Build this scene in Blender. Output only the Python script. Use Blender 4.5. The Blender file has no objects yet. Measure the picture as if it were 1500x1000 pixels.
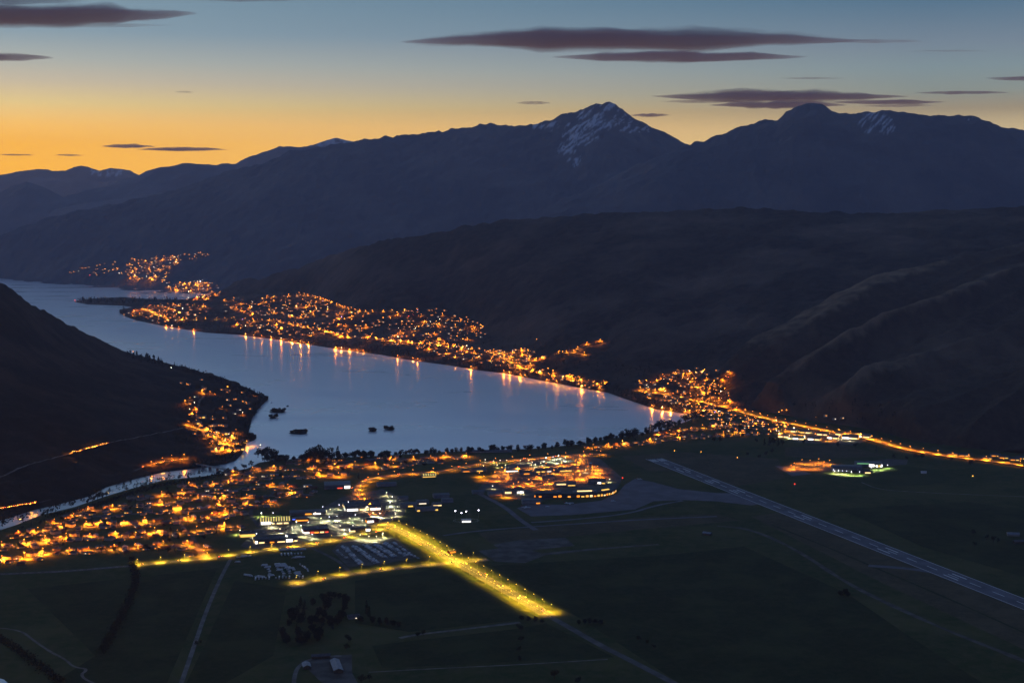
import bpy, bmesh, math, random
import numpy as np
from mathutils import Vector, noise, Matrix
from mathutils.bvhtree import BVHTree
R = math.radians
sc = bpy.context.scene
col = sc.collection
random.seed(11)

# ------------------------------------------------------------------ camera
CAM_H = 650.0
FPX = 50.0 / 36.0 * 1500.0
PITCH = math.atan(202.0 / FPX)
cam_d = bpy.data.cameras.new("camera")
cam_d.lens = 50.0
cam_d.sensor_width = 36.0
cam_d.clip_start = 1.0
cam_d.clip_end = 300000.0
cam = bpy.data.objects.new("camera", cam_d)
cam.location = (0, 0, CAM_H)
cam.rotation_euler = (math.pi / 2 - PITCH, 0, 0)
col.objects.link(cam)
sc.camera = cam

# ------------------------------------------------------------------ world: dusk sky (sun already below the horizon)
def s2l(c):
    return tuple(((v / 255.0) / 12.92 if v / 255.0 <= 0.04045 else ((v / 255.0 + 0.055) / 1.055) ** 2.4) for v in c)

world = bpy.data.worlds.new("World")
sc.world = world
world.use_nodes = True
nt = world.node_tree
nt.nodes.clear()
def nd(tree, t, **kw):
    n = tree.nodes.new(t)
    for k, v in kw.items():
        setattr(n, k, v)
    return n
def math_n(tree, op, a, b=None, c=None, clamp=False):
    n = nd(tree, 'ShaderNodeMath', operation=op, use_clamp=clamp)
    for i, v in enumerate((a, b, c)):
        if v is None: continue
        if isinstance(v, (int, float)): n.inputs[i].default_value = v
        else: tree.links.new(v, n.inputs[i])
    return n.outputs[0]
def sky_ramp(stops):
    r = nd(nt, 'ShaderNodeValToRGB')
    el = r.color_ramp.elements
    while len(el) > 1: el.remove(el[-1])
    first = True
    for e, c in stops:
        p = math.sqrt(max(0.0, math.sin(R(e))))
        x = el[0] if first else el.new(p)
        x.position = p
        x.color = tuple(v / SKY_GAIN for v in s2l(c)) + (1,)
        first = False
    return r
SKY_GAIN = 4.0
SKY_L = [(0.0, (320, 218, 0)), (1.45, (322, 230, 0)), (2.28, (318, 228, 30)), (2.97, (302, 230, 100)), (3.8, (264, 230, 150)), (4.62, (224, 208, 176)),
         (5.44, (190, 194, 184)), (6.54, (146, 170, 182)), (8.2, (130, 158, 174)), (11, (140, 174, 206)), (16, (150, 184, 224)), (25, (142, 174, 218)), (45, (70, 96, 140)), (90, (38, 58, 90))]
SKY_R = [(0.0, (265, 215, 135)), (2.3, (262, 232, 156)), (2.88, (232, 206, 148)), (3.6, (176, 160, 126)), (4.26, (152, 160, 148)), (5.17, (138, 157, 160)), (6.05, (126, 143, 156)),
         (7.78, (86, 120, 144)), (11, (104, 140, 178)), (16, (130, 164, 206)), (25, (128, 160, 206)), (45, (66, 92, 136)), (90, (38, 58, 90))]
SKY_B = [(0.0, (60, 66, 96)), (5.0, (84, 84, 116)), (10, (80, 90, 132)), (25, (66, 88, 134)), (45, (50, 72, 114)), (90, (38, 58, 90))]
tc = nd(nt, 'ShaderNodeTexCoord')
nrm = nd(nt, 'ShaderNodeVectorMath', operation='NORMALIZE')
nt.links.new(tc.outputs['Generated'], nrm.inputs[0])
sep = nd(nt, 'ShaderNodeSeparateXYZ')
nt.links.new(nrm.outputs[0], sep.inputs[0])
zz = math_n(nt, 'SQRT', math_n(nt, 'MAXIMUM', sep.outputs[2], 0.0))
rl, rr, rb = sky_ramp(SKY_L), sky_ramp(SKY_R), sky_ramp(SKY_B)
for r_ in (rl, rr, rb): nt.links.new(zz, r_.inputs[0])
az = math_n(nt, 'ARCTAN2', sep.outputs[0], sep.outputs[1])
def smooth(v, a, b):
    m = nd(nt, 'ShaderNodeMapRange', interpolation_type='LINEAR')
    m.inputs['From Min'].default_value = a; m.inputs['From Max'].default_value = b
    nt.links.new(v, m.inputs['Value'])
    return m.outputs['Result']
t_lr = smooth(az, R(-19), R(16))
dl = math_n(nt, 'COSINE', math_n(nt, 'ADD', az, R(12)))
t_back = smooth(dl, 0.72, -0.35)
def mixc(f, a, b):
    m = nd(nt, 'ShaderNodeMix', data_type='RGBA')
    nt.links.new(f, m.inputs[0]); nt.links.new(a, m.inputs[6]); nt.links.new(b, m.inputs[7])
    return m.outputs[2]
skyc = mixc(t_back, mixc(t_lr, rl.outputs[0], rr.outputs[0]), rb.outputs[0])
bg = nd(nt, 'ShaderNodeBackground')
bg.inputs['Strength'].default_value = SKY_GAIN
nt.links.new(skyc, bg.inputs['Color'])
wo = nd(nt, 'ShaderNodeOutputWorld')
nt.links.new(bg.outputs[0], wo.inputs['Surface'])

# ------------------------------------------------------------------ exposure and render settings
sc.view_settings.view_transform = 'Standard'
sc.view_settings.look = 'None'
sc.view_settings.gamma = 1.0
sc.view_settings.use_curve_mapping = False
sc.view_settings.exposure = 0.0
sc.render.engine = 'CYCLES'
cy = sc.cycles
cy.max_bounces = 3; cy.diffuse_bounces = 1; cy.glossy_bounces = 2; cy.transmission_bounces = 2
cy.transparent_max_bounces = 6; cy.volume_bounces = 0
cy.sample_clamp_indirect = 4.0
cy.use_light_tree = True
cy.use_denoising = True
cy.filter_width = 1.5
cy.caustics_reflective = False; cy.caustics_refractive = False

# ------------------------------------------------------------------ pixel <-> world
CP, SP = math.cos(PITCH), math.sin(PITCH)
O = Vector((0, 0, CAM_H))
def ray(px, py):
    u = px - 750.0; v = 500.0 - py
    return Vector((u, FPX * CP + v * SP, -FPX * SP + v * CP))
def at(px, py, z=6.0):
    d = ray(px, py)
    return O + d * ((z - CAM_H) / d.z)
def at_depth(px, py, Y):
    d = ray(px, py)
    return O + d * (Y / d.y)
def proj(p):
    y = p[1]; z = p[2] - CAM_H
    f = y * CP - z * SP; u = y * SP + z * CP
    return 750 + FPX * p[0] / f, 500 - FPX * u / f

# ------------------------------------------------------------------ materials
MATS = {}
def mat(name, c, rough=0.8, var=0.25, scale=0.2, c2=None, metallic=0.0, bump=0.0):
    """diffuse surface whose colour wanders between two tones with a procedural noise"""
    if name in MATS: return MATS[name]
    m = bpy.data.materials.new(name); m.use_nodes = True
    t = m.node_tree; b = t.nodes['Principled BSDF']
    b.inputs['Roughness'].default_value = rough
    b.inputs['Metallic'].default_value = metallic
    b.inputs['Specular IOR Level'].default_value = 0.2
    tcx = nd(t, 'ShaderNodeTexCoord')
    n = nd(t, 'ShaderNodeTexNoise'); n.inputs['Scale'].default_value = scale; n.inputs['Detail'].default_value = 5
    t.links.new(tcx.outputs['Object'], n.inputs['Vector'])
    r = nd(t, 'ShaderNodeValToRGB')
    r.color_ramp.elements[0].position = 0.36; r.color_ramp.elements[1].position = 0.66
    a = tuple(v * (1 - var) for v in c) if c2 is None else c
    bb = tuple(min(1, v * (1 + var)) for v in c) if c2 is None else c2
    r.color_ramp.elements[0].color = a + (1,); r.color_ramp.elements[1].color = bb + (1,)
    t.links.new(n.outputs['Fac'], r.inputs[0]); t.links.new(r.outputs[0], b.inputs['Base Color'])
    if bump:
        bp = nd(t, 'ShaderNodeBump'); bp.inputs['Strength'].default_value = bump
        t.links.new(n.outputs['Fac'], bp.inputs['Height']); t.links.new(bp.outputs[0], b.inputs['Normal'])
    MATS[name] = m
    return m
def glow(name, c, s, sample=False):
    """a surface that gives off light: lamp heads, lit windows, lit signs"""
    if name in MATS: return MATS[name]
    m = bpy.data.materials.new(name); m.use_nodes = True
    t = m.node_tree; t.nodes.clear()
    e = nd(t, 'ShaderNodeEmission'); o = nd(t, 'ShaderNodeOutputMaterial')
    e.inputs['Color'].default_value = tuple(c) + (1,); e.inputs['Strength'].default_value = s
    t.links.new(e.outputs[0], o.inputs['Surface'])
    m.cycles.emission_sampling = 'FRONT' if sample else 'NONE'
    MATS[name] = m
    return m

# ------------------------------------------------------------------ mesh builder
class MB:
    def __init__(self): self.v = []; self.f = []; self.m = []
    def add(self, vs, fs, mi=0):
        o = len(self.v); self.v += [tuple(x) for x in vs]
        self.f += [tuple(o + i for i in q) for q in fs]; self.m += [mi] * len(fs)
        return self
    def box(self, c, s, rz=0.0, mi=0, taper=1.0):
        hx, hy, hz = s[0] / 2, s[1] / 2, s[2] / 2
        ca, sa = math.cos(rz), math.sin(rz); vs = []
        for z, k in ((-hz, 1.0), (hz, taper)):
            for x, y in ((-hx, -hy), (hx, -hy), (hx, hy), (-hx, hy)):
                x *= k; y *= k
                vs.append((c[0] + x * ca - y * sa, c[1] + x * sa + y * ca, c[2] + z))
        return self.add(vs, [(3, 2, 1, 0), (4, 5, 6, 7), (0, 1, 5, 4), (1, 2, 6, 5), (2, 3, 7, 6), (3, 0, 4, 7)], mi)
    def tube(self, a, b, r1, r2=None, n=6, mi=0):
        a = Vector(a); b = Vector(b); r2 = r1 if r2 is None else r2
        d = (b - a).normalized(); u = d.orthogonal().normalized(); w = d.cross(u); vs = []
        for p, r in ((a, r1), (b, r2)):
            for i in range(n):
                t = 2 * math.pi * i / n
                vs.append(p + u * (r * math.cos(t)) + w * (r * math.sin(t)))
        fs = [(i, (i + 1) % n, n + (i + 1) % n, n + i) for i in range(n)] + [tuple(range(n))[::-1], tuple(range(n, 2 * n))]
        return self.add(vs, fs, mi)
    def ball(self, c, r, n=8, k=5, mi=0, sz=1.0):
        vs = [(c[0], c[1], c[2] - r * sz)]
        for j in range(1, k):
            t = math.pi * j / k
            for i in range(n):
                p = 2 * math.pi * i / n
                vs.append((c[0] + r * math.sin(t) * math.cos(p), c[1] + r * math.sin(t) * math.sin(p), c[2] - r * sz * math.cos(t)))
        vs.append((c[0], c[1], c[2] + r * sz)); fs = []
        for i in range(n): fs.append((0, 1 + (i + 1) % n, 1 + i))
        for j in range(k - 2):
            for i in range(n):
                a = 1 + j * n + i; b = 1 + j * n + (i + 1) % n
                fs.append((a, b, b + n, a + n))
        l = len(vs) - 1; s = 1 + (k - 2) * n
        for i in range(n): fs.append((s + i, s + (i + 1) % n, l))
        return self.add(vs, fs, mi)
    def quad(self, a, b, c, d, mi=0): return self.add([a, b, c, d], [(0, 1, 2, 3)], mi)
    def prism(self, prof, x0, x1, mi=0):
        """profile of (y, z) points swept along x"""
        n = len(prof)
        vs = [(x0, y, z) for y, z in prof] + [(x1, y, z) for y, z in prof]
        fs = [(i, (i + 1) % n, n + (i + 1) % n, n + i) for i in range(n)] + [tuple(range(n))[::-1], tuple(range(n, 2 * n))]
        return self.add(vs, fs, mi)
    def mesh(self, name, mats, smooth=False):
        me = bpy.data.meshes.new(name)
        me.from_pydata(self.v, [], self.f)
        for m in (mats if isinstance(mats, (list, tuple)) else [mats]): me.materials.append(m)
        me.polygons.foreach_set('material_index', self.m)
        if smooth: me.polygons.foreach_set('use_smooth', [True] * len(self.f))
        me.update()
        return me
    def build(self, name, mats, parent=None, loc=None, rz=0.0, smooth=False):
        return link(name, self.mesh(name, mats, smooth), parent, loc, rz)
def link(name, data, parent=None, loc=None, rz=0.0):
    o = bpy.data.objects.new(name, data); col.objects.link(o)
    if parent: o.parent = parent
    if loc is not None: o.location = loc
    o.rotation_euler = (0, 0, rz)
    return o
def tag(o, label=None, cat=None, group=None, kind=None):
    if label: o['label'] = label
    if cat: o['category'] = cat
    if group: o['group'] = group
    if kind: o['kind'] = kind
    return o
def copy_tree(o, loc=None, rz=None, scale=None, parent=None):
    c = o.copy(); col.objects.link(c)
    if parent: c.parent = parent
    if loc is not None: c.location = loc
    if rz is not None: c.rotation_euler = (0, 0, rz)
    if scale is not None: c.scale = (scale,) * 3 if isinstance(scale, (int, float)) else scale
    for ch in KIDS.get(o.name, list(o.children)):
        copy_tree(ch, parent=c)
    return c
KIDS = {}
ONES = "zero first second third fourth fifth sixth seventh eighth ninth tenth eleventh twelfth thirteenth fourteenth fifteenth sixteenth seventeenth eighteenth nineteenth".split()
TENS = {2: "twenty", 3: "thirty", 4: "forty", 5: "fifty", 6: "sixty", 7: "seventy", 8: "eighty", 9: "ninety"}
def ordn(n):
    if n < 20: return ONES[n]
    if n % 10 == 0: return TENS[n // 10].replace('ty', 'tieth')
    return TENS[n // 10] + "-" + ONES[n % 10]
def number_row(items, fmt, key=None):
    """items: objects with a 'px' key stored; gives each the ordinal of its place from the left"""
    items = sorted(items, key=key or (lambda o: proj(o.location)[0]))
    for i, o in enumerate(items):
        k = i + 1
        if k == 1: w = "leftmost"
        elif k == len(items): w = "rightmost"
        else: w = ordn(k) + " from left"
        o['label'] = fmt(o).replace('@', w)
# ------------------------------------------------------------------ terrain
def fbm(x, y, sc_, s=0.0, octv=5): return noise.fractal(Vector((x / sc_, y / sc_, s)), 1.0, 2.1, octv)
def rdg(x, y, sc_, s=0.0, octv=5): return noise.ridged_multi_fractal(Vector((x / sc_, y / sc_, s)), 0.9, 2.1, octv, 1.0, 2.0) - 1.0
TERR = []
PROBE = {}
def loft(name, guides, x0, x1, nu, segs, amps, scale, material, seed, label, ridged=True, nfun=None, stretch=1.0, attr=None, smooth=True, fine=0.0, fsc=120.0):
    """a hillside lofted through guide lines; every guide is [(px, py, z or depth)], values over 1000 are depths"""
    us = np.linspace(x0, x1, nu)
    rows = []
    for g in guides:
        gx = [p[0] for p in g]; gy = [p[1] for p in g]
        ys = np.interp(us, gx, gy); ds = np.empty(nu)
        for i, u in enumerate(us):
            k = max(0, min(len(g) - 2, int(np.searchsorted(gx, u)) - 1))
            (xa, ya, va), (xb, yb, vb) = g[k], g[k + 1]; t = (u - xa) / (xb - xa)
            if abs(va) < 1000 and abs(vb) < 1000: ds[i] = at(u, ys[i], va * (1 - t) + vb * t).y
            else:
                da = va if abs(va) > 1000 else at(xa, ya, va).y; db = vb if abs(vb) > 1000 else at(xb, yb, vb).y
                ds[i] = da * (1 - t) + db * t
        rows.append(np.array([tuple(at_depth(u, y, d)) for u, y, d in zip(us, ys, ds)]))
    W = max(5, nu // 14) | 1; kern = np.hanning(W + 2)[1:-1]; kern /= kern.sum()
    soft = [np.stack([np.convolve(np.pad(r[:, c], W // 2, 'reflect', reflect_type='odd'), kern, 'valid') for c in range(3)], 1) for r in rows]
    n = len(rows); V = []; A = []
    for k in range(n - 1):
        p0 = soft[max(k - 1, 0)]; p1 = soft[k]; p2 = soft[k + 1]; p3 = soft[min(k + 2, n - 1)]
        S = segs[k]
        for j in range(S + (1 if k == n - 2 else 0)):
            t = j / S
            lin = p1 * (1 - t) + p2 * t
            cr = 0.5 * (2 * p1 + (p2 - p0) * t + (2 * p0 - 5 * p1 + 4 * p2 - p3) * t * t + (3 * p1 - 3 * p2 + p3 - p0) * t ** 3)
            d1 = (rows[k] - soft[k]) * (1 - t) ** 7; d2 = (rows[k + 1] - soft[k + 1]) * t ** 7
            if S < 20: d1 = (rows[k] - soft[k]) * (1 - t); d2 = (rows[k + 1] - soft[k + 1]) * t
            V.append((0.6 * lin + 0.4 * cr if smooth else lin) + d1 + d2); A.append(amps[k] * (1 - t) + amps[k + 1] * t)
    vs = []
    for row, a in zip(V, A):
        for x, y, z in row:
            if a:
                if nfun: z += a * nfun(x, y)
                elif ridged: z += a * (0.65 * rdg(x * stretch, y, scale, seed) + 0.35 * fbm(x, y, scale * 0.3, seed + 3))
                else: z += a * fbm(x * stretch, y, scale, seed)
            if fine and a > 0: z += fine * fbm(x, y, fsc, seed + 9, 4)
            vs.append((x, y, z))
    fs = [(r * nu + c, r * nu + c + 1, (r + 1) * nu + c + 1, (r + 1) * nu + c) for r in range(len(V) - 1) for c in range(nu - 1)]
    me = bpy.data.meshes.new(name); me.from_pydata(vs, [], fs); me.materials.append(material)
    me.polygons.foreach_set('use_smooth', [True] * len(fs)); me.update()
    if attr:
        at_ = me.attributes.new('snow', 'FLOAT', 'POINT')
        at_.data.foreach_set('value', [attr(v) for v in vs])
    o = link(name, me); tag(o, label, None, None, 'structure')
    TERR.append(o); PROBE[o.name] = BVHTree.FromPolygons(vs, fs)
    return o
def cast(px, py, names=None):
    d = ray(px, py).normalized(); best = None
    for nme, b in PROBE.items():
        if names and nme not in names: continue
        h = b.ray_cast(O, d)
        if h[0] is not None and (best is None or h[3] < best[1]): best = (h[0], h[3], nme)
    return best
def ground_z(x, y, default=6.0):
    best = default
    for nme, b in PROBE.items():
        h = b.ray_cast(Vector((x, y, 3000)), Vector((0, 0, -1)))
        if h[0] is not None: best = max(best, h[0].z)
    return best

def land(name, low, high, patch, pscale, snow=False, snowc=(0.78, 0.80, 0.84), bump=0.6, p0=0.45, p1=0.62, stretch=(1, 1, 1), bdist=12.0, rot=0.0):
    m = bpy.data.materials.new(name); m.use_nodes = True
    t = m.node_tree; b = t.nodes['Principled BSDF']
    b.inputs['Roughness'].default_value = 0.95; b.inputs['Specular IOR Level'].default_value = 0.05
    tcx = nd(t, 'ShaderNodeTexCoord')
    mp = nd(t, 'ShaderNodeMapping'); mp.inputs['Scale'].default_value = stretch; mp.inputs['Rotation'].default_value = (0, 0, rot)
    t.links.new(tcx.outputs['Object'], mp.inputs['Vector'])
    n1 = nd(t, 'ShaderNodeTexNoise'); n1.inputs['Scale'].default_value = 1.0 / pscale; n1.inputs['Detail'].default_value = 8; n1.inputs['Roughness'].default_value = 0.62
    n2 = nd(t, 'ShaderNodeTexNoise'); n2.inputs['Scale'].default_value = 9.0 / pscale; n2.inputs['Detail'].default_value = 6; n2.inputs['Roughness'].default_value = 0.7
    t.links.new(mp.outputs[0], n1.inputs['Vector']); t.links.new(tcx.outputs['Object'], n2.inputs['Vector'])
    r1 = nd(t, 'ShaderNodeValToRGB'); e = r1.color_ramp.elements
    e[0].position = p0; e[0].color = low + (1,); e[1].position = p1; e[1].color = high + (1,)
    t.links.new(n1.outputs['Fac'], r1.inputs[0])
    r2 = nd(t, 'ShaderNodeValToRGB'); e = r2.color_ramp.elements
    e[0].position = 0.4; e[0].color = (0, 0, 0, 1); e[1].position = 0.68; e[1].color = (1, 1, 1, 1)
    t.links.new(n2.outputs['Fac'], r2.inputs[0])
    mx = nd(t, 'ShaderNodeMix', data_type='RGBA'); mx.inputs[7].default_value = patch + (1,)
    f = math_n(t, 'MULTIPLY', r2.outputs[0], 0.55)
    t.links.new(f, mx.inputs[0]); t.links.new(r1.outputs[0], mx.inputs[6])
    out = mx.outputs[2]
    if snow:
        at_ = nd(t, 'ShaderNodeAttribute', attribute_name='snow')
        ms = nd(t, 'ShaderNodeMix', data_type='RGBA'); ms.inputs[7].default_value = snowc + (1,)
        t.links.new(at_.outputs['Fac'], ms.inputs[0]); t.links.new(out, ms.inputs[6]); out = ms.outputs[2]
    t.links.new(out, b.inputs['Base Color'])
    bp = nd(t, 'ShaderNodeBump'); bp.inputs['Strength'].default_value = bump; bp.inputs['Distance'].default_value = bdist
    t.links.new(n2.outputs['Fac'], bp.inputs['Height']); t.links.new(bp.outputs[0], b.inputs['Normal'])
    MATS[name] = m
    return m

M_far = land('far_rock_hazed', (0.24, 0.22, 0.225), (0.34, 0.30, 0.30), (0.29, 0.26, 0.26), 900, snow=True, bdist=40)  # rock tones lightened so the colour carries part of the distance haze
M_main = land('mountain_tussock_hazed', (0.13, 0.135, 0.155), (0.21, 0.195, 0.195), (0.165, 0.16, 0.165), 700, snow=True, bdist=30)  # bluish lift in the base colour stands in for some distance haze
M_mid = land('forest_hill', (0.028, 0.027, 0.022), (0.21, 0.148, 0.105), (0.12, 0.088, 0.064), 480, bdist=22, bump=1.0, p0=0.46, p1=0.70)
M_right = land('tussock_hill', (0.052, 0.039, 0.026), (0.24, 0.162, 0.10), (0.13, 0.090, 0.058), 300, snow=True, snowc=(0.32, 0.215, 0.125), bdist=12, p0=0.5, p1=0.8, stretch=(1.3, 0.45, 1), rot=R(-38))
M_left = land('bracken_hill', (0.011, 0.011, 0.008), (0.056, 0.040, 0.028), (0.030, 0.024, 0.017), 190, bdist=12, bump=1.0)
M_grass = land('pasture', (0.026, 0.050, 0.011), (0.070, 0.078, 0.022), (0.105, 0.086, 0.044), 170, bdist=0.5, bump=0.3)

def snow_main(v):
    px, py = proj(v)
    s = 0.0
    for cx, cy, rx, ry, k in ((893, 156, 22, 9, 1.0), (872, 176, 34, 18, 1.0), (850, 196, 30, 18, .85), (830, 222, 14, 16, .95), (846, 236, 10, 10, .8), (930, 190, 22, 9, .7), (800, 184, 22, 9, .6), (905, 176, 22, 10, .8), (855, 166, 14, 6, .8)):
        s = max(s, k * (1 - ((px - cx) / rx) ** 2 - ((py - cy) / ry) ** 2))
    if s <= 0: return 0.0
    a = (px * 0.62 + py * 0.78); b = (-px * 0.78 + py * 0.62)
    n = noise.fractal(Vector((a / 3.4, b / 18.0, 3.3)), 0.8, 2.0, 5) + 0.35 * noise.noise(Vector((px / 3.0, py / 3.0, 9.0)))
    return max(0.0, min(1.0, (n + 0.55 * s - 0.34) * 3.0)) * 0.85
def snow_east(v):
    px, py = proj(v); s = 0.0
    for cx, cy, rx, ry, k in ((1280, 180, 28, 16, 1.0), (1302, 186, 12, 13, .8), (1415, 172, 10, 5, .5)):
        s = max(s, k * (1 - ((px - cx) / rx) ** 2 - ((py - cy) / ry) ** 2))
    if s <= 0: return 0.0
    a = (px * 0.75 + py * 0.66); b = (-px * 0.66 + py * 0.75)
    n = noise.fractal(Vector((a / 3.0, b / 22.0, 7.3)), 0.8, 2.0, 5)
    return max(0.0, min(1.0, (n + 0.5 * s - 0.36) * 3.0)) * 0.75
def snow_far(v):
    px, py = proj(v)
    s = max(0, 1 - ((px - 490) / 48) ** 2 - ((py - 209) / 9) ** 2, .5 * (1 - ((px - 160) / 42) ** 2 - ((py - 252) / 6) ** 2))
    if s <= 0: return 0.0
    n = noise.fractal(Vector((px / 5.0, py / 5.0, 2.3)), 0.8, 2.0, 4)
    return max(0.0, min(1.0, (n + 0.8 * s - 0.35) * 2.5)) * 0.8

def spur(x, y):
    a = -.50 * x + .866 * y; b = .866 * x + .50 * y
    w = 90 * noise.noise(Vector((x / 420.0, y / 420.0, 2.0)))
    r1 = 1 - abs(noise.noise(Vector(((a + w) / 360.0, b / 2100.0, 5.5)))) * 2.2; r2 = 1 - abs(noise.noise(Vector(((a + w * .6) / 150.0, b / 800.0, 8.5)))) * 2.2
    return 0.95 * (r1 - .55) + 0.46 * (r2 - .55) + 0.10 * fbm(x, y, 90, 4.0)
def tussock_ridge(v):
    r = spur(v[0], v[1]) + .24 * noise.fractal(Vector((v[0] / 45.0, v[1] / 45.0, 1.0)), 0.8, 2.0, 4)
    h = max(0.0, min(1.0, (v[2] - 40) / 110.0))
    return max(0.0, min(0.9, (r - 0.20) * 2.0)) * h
# far snowy range at the head of the lake
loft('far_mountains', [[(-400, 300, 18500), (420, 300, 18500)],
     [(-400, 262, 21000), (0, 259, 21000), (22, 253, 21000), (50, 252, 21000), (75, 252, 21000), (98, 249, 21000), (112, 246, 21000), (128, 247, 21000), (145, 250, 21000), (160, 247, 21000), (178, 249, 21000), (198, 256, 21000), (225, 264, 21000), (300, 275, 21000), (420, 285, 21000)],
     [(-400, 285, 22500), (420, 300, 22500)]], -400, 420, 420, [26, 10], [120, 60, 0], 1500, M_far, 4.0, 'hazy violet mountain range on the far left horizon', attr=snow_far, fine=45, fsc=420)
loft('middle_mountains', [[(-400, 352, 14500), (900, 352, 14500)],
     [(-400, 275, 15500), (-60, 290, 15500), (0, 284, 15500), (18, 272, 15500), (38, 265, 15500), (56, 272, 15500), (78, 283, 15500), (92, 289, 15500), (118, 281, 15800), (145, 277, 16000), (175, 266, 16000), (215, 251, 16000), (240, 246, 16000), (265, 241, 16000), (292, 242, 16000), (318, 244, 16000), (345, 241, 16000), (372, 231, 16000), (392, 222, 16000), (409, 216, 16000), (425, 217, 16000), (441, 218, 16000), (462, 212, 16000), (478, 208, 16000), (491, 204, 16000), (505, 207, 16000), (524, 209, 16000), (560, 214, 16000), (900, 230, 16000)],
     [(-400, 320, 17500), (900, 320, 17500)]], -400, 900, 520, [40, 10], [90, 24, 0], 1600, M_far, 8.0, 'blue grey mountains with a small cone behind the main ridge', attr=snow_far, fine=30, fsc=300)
# spur in front of the cone, behind the main ridge
loft('lake_spur', [[(-400, 395, 13500), (300, 395, 13500)],
     [(-400, 330, 15000), (-100, 330, 15000), (0, 342, 15000), (40, 322, 15000), (80, 306, 15000), (120, 298, 15000), (160, 293, 15000), (200, 287, 15000), (240, 282, 15000), (300, 276, 15000)],
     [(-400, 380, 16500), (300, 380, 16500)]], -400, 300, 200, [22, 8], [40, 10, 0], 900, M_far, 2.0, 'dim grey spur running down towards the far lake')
# the main ridge with the pyramid peak
loft('main_mountain', [[(-400, 404, -6), (0, 409, -6), (50, 415, -6), (100, 419, -6), (180, 426, -6), (260, 432, -6), (320, 436, -6), (400, 442, 9500), (1150, 442, 9500)],
     [(-400, 398, 14), (0, 405, 14), (50, 408, 20), (100, 410, 24), (180, 414, 30), (260, 418, 34), (320, 422, 34), (400, 425, 10000), (1150, 420, 10000)],
     [(-400, 392, 13000), (-100, 360, 13000), (0, 345, 13000), (30, 334, 13000), (60, 323, 13000), (100, 312, 13000), (140, 304, 13000), (185, 295, 13000), (230, 283, 13000), (265, 275, 13000), (300, 262, 13000), (330, 251, 13000), (362, 246, 13000), (400, 233, 13000), (425, 221, 13000), (440, 219, 13000), (480, 214, 13000), (510, 208, 13000), (540, 204, 13000), (565, 200, 13000), (590, 199, 13000), (640, 193, 12900), (660, 189, 12800), (690, 185, 12700), (701, 182, 12700), (712, 184, 12700), (720, 181, 12700), (728, 184, 12700), (745, 184.5, 12600), (790, 181, 12500), (808, 175, 12500), (822, 170, 12500), (836, 167, 12500), (850, 161, 12500), (862, 158, 12500), (872, 155, 12500), (882, 151, 12500), (892, 149.5, 12500), (902, 153, 12500), (910, 159, 12500), (925, 169, 12500), (940, 177, 12500), (955, 185, 12500), (975, 196, 12500), (1000, 208, 12500), (1010, 211, 12500), (1060, 240, 12500), (1150, 285, 12500)],
     [(-400, 420, 15500), (0, 390, 15500), (440, 290, 15500), (890, 260, 15000), (1150, 330, 15000)]], -400, 1150, 900, [8, 110, 14], [0, 6, 12, 0], 1500, M_main, 1.0, 'long dark mountain ridge rising to a snow streaked pyramid peak', attr=snow_main, fine=26, fsc=130)
# second summit on the right
loft('right_mountain', [[(640, 400, 8400), (1900, 400, 8400)],
     [(640, 370, 9400), (720, 340, 9500), (800, 305, 9600), (880, 270, 9700), (950, 235, 9800), (1005, 213, 9900), (1030, 206, 10000), (1060, 194, 10000), (1095, 184, 10000), (1128, 174, 10000), (1140, 175, 10000), (1152, 165, 10000), (1165, 157, 10000), (1180, 153, 10000), (1192, 151.5, 10000), (1204, 154, 10000), (1216, 161, 10000), (1230, 166, 10000), (1252, 166, 10000), (1275, 164, 10000), (1300, 163, 10000), (1325, 164, 10000), (1350, 168, 10000), (1380, 169, 10000), (1415, 168, 10000), (1430, 170, 10000), (1445, 176, 10000), (1456, 182, 10000), (1475, 187, 10000), (1500, 190, 10000), (1560, 196, 10000), (1900, 230, 10000)],
     [(640, 400, 12000), (1900, 330, 12000)]], 640, 1900, 640, [70, 12], [50, 12, 0], 1300, M_main, 6.0, 'broad dark mountain with a blunt summit on the right', attr=snow_east, fine=20, fsc=110)
SHORE_F = [(175, 460, -4), (185, 466, -4), (200, 471, -4), (240, 479, -4), (300, 488, -4), (350, 491, -4), (400, 497, -4), (440, 503, -4), (500, 513, -4), (560, 521, -4), (600, 528, -4), (660, 536, -4), (700, 543, -4), (740, 548, -4), (790, 558, -4), (850, 569, -4), (890, 576, -4), (930, 590, -4), (960, 600, -4), (1000, 606, -4), (1040, 606, -4), (1500, 606, -4), (1900, 606, -4)]
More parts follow.
